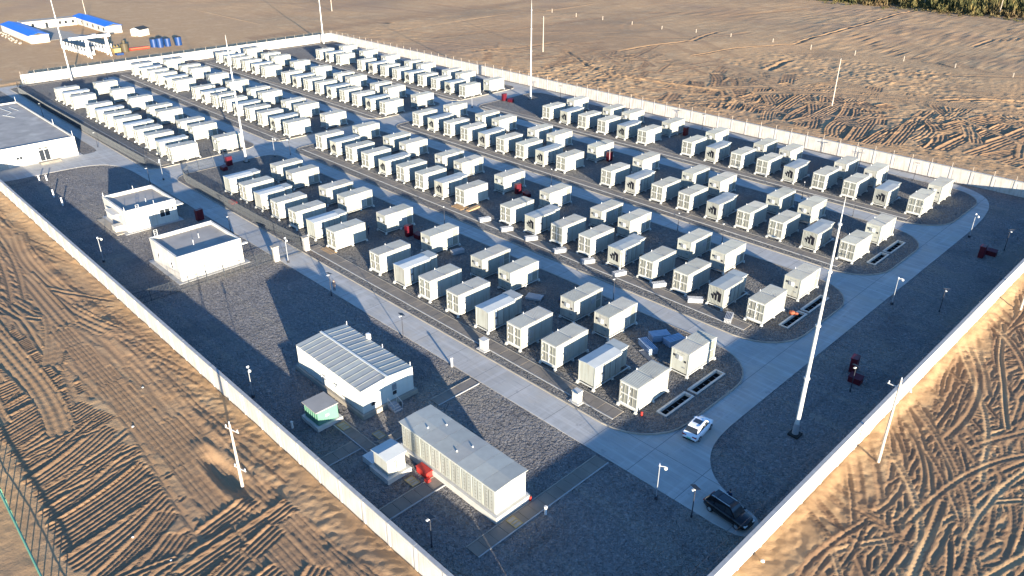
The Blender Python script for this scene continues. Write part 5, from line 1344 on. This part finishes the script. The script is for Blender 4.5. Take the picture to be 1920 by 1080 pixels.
o = MB().box(-1.2, 1.2, -1.2, 1.2, 0, .7).build('blue_crate', 'blue_tank'); o.location = (-309.6, 99.4, 0); tag(o, 'dark blue crate at the gantry foot', 'crate')
for y, s in ((98.4, 'closer to the gantry'), (100.9, 'closer to the brown tank')):
    t = thing('cable_reel', 'pale wooden cable reel ' + s, 'cable reel', (-316.6, y, 0), group='cable reels')
    MB().tube((0, -.5, 1.2), (0, .5, 1.2), .6, n=10).build('drum', 'wood', t)
    for k in (-.6, .5): MB().tube((0, k, 1.2), (0, k + .1, 1.2), 1.2, n=14).build('flange', 'yellow_box', t)
t = thing('pipe_pile', 'pile of red pipes lying on sand between tanks', 'pipes', (-316, 109, 0))
for k in range(7): MB().tube((random.uniform(-1.5, 1.5), -3.6, .3 + .3 * (k % 2)), (random.uniform(-1.5, 1.5), 3.4, .3 + .3 * (k % 2)), .28, n=8).build('pipe', 'bright_red' if k % 3 else 'orange_cloth', t)
for (x, y, s, r_) in ((-283.5, 66.5, 'outside the gateway', .9), (-284.5, 75, 'by the camp-side wall corner', 1.0), (-286, 71, 'beside the stone pile', .8)):
    m_ = MB()
    for k in range(9): m_.sphere((random.uniform(-1.6, 1.6), random.uniform(-1.6, 1.6), .2), random.uniform(.3, .7) * r_, 6, 4, .8)
    tag(m_.build('rubble_heap', 'brown_metal'), 'dark rubble heap ' + s, 'rubble', kind='stuff').location = (x, y, 0)
for k in range(26):
    o = MB().sphere((0, 0, .2), random.uniform(.3, .7), 6, 4, .7).build('boulder', 'concrete_brown'); o.location = (-400 + k * 1.6 + random.uniform(-.5, .5), 80.4 + random.uniform(-1.4, 1.2), 0)
    tag(o, 'pale stone lying along the side wall of the camp house, %s from its far end' % ORD[k + 1], 'stone', 'stones along the camp house')

# marker stakes on the far plain
s0 = None
for i, (x, y) in enumerate(((-273.4, 295.7), (-255.3, 293.3), (-239.7, 294.5), (-220.1, 291.5), (-203.0, 290.5), (-187.5, 293.6), (-171.4, 294.8), (-152.9, 295.8), (-135.7, 293.5), (-118.7, 294.0), (-101.7, 295.6), (-84.3, 294.9), (-65.8, 292.3))):
    if s0 is None: s0 = MB().box(-.09, .09, -.09, .09, -.2, 1.6).build('marker_stake', 'cream_pole'); o = s0
    else: o = s0.copy(); COL.objects.link(o)
    o.location = (x, y, 0); tag(o, 'pale marker stake on the far plain, %s in the line counted from the camp side' % ORD[i + 1], 'stake', 'line of marker stakes')
for (x, y, s, sc_) in ((-79.5, 17.8, 'beside the ruts below the near wall', .16), (-86.5, 21.6, 'on the wheel ruts outside the near wall', .14), (-62.5, 11.4, 'on the blade ridges, single one near the corner', .13), (-57.2, 12.8, 'on the blade ridges by a shadowed dip', .13), (-19.7, 51.0, 'at the foot of the right wall', .22)):
    o = MB().sphere((0, 0, .1), sc_, 6, 4, .7).build('white_stone', 'stone_white'); o.location = (x, y, .12); tag(o, 'small white stone ' + s, 'stone')

# ------------------------------------------------------------------ reed wood on the far right
m_ = MB(); rr = np.random.default_rng(5)
def clump(x, y, h):
    n = rr.integers(12, 19)
    for _ in range(n):
        a = rr.uniform(0, 6.28); d = rr.uniform(0, 1.3); z0 = rr.uniform(0, .55) * h; w = rr.uniform(.14, .34); hh = h * rr.uniform(.35, .65)
        cx, cy = x + math.cos(a) * d * (1 - z0 / h * .6), y + math.sin(a) * d * (1 - z0 / h * .6); t_ = rr.uniform(0, 3.14); c_, s_ = math.cos(t_) * w, math.sin(t_) * w; lx, ly = rr.normal(0, .35, 2)
        o = len(m_.v); m_.v += [(cx - c_, cy - s_, z0), (cx + c_, cy + s_, z0), (cx + c_ * .5 + lx, cy + s_ * .5 + ly, z0 + hh), (cx + lx - c_ * .4, cy + ly - s_ * .4, z0 + hh * .9)]; m_.f.append((o, o + 1, o + 2, o + 3))
for k in range(5600):
    x = rr.uniform(-235, 40); e_ = rr.uniform(0, 1) ** 1.3 * 95; edge = 438.5 + 2.5 * math.sin(x * .11) + 1.5 * math.sin(x * .37) + 2.0 * math.sin(x * .83)
    clump(x, edge + e_, rr.uniform(1.2, 3.2) if e_ < 3 else rr.choice([rr.uniform(2.2, 4.5), rr.uniform(4, 7.5)], p=[.55, .45]))
for k in range(260):
    x = rr.uniform(-225, 40); clump(x, 437 - abs(rr.normal(0, 4.5)), rr.uniform(.4, 1.3))
mm, nt, p, c, cc, noise, ramp, mix = ground_mat('reed', [(0.10, 0.085, 0.03), (0.045, 0.055, 0.025), (0.17, 0.125, 0.045), (0.11, 0.075, 0.04)], [.5, .22, .04], [])
o = m_.build('reed_wood', mm); tag(o, kind='stuff'); o['label'] = 'dense strip of olive reeds and shrubs along the far edge of the plain'
utility_pole(-150, 447, 11, 'pale pole rising from the reed strip, left one', (), 0, 'poles in the reeds'); utility_pole(-113, 441.5, 12, 'pale pole rising from the reed strip, right one', (), 0, 'poles in the reeds')
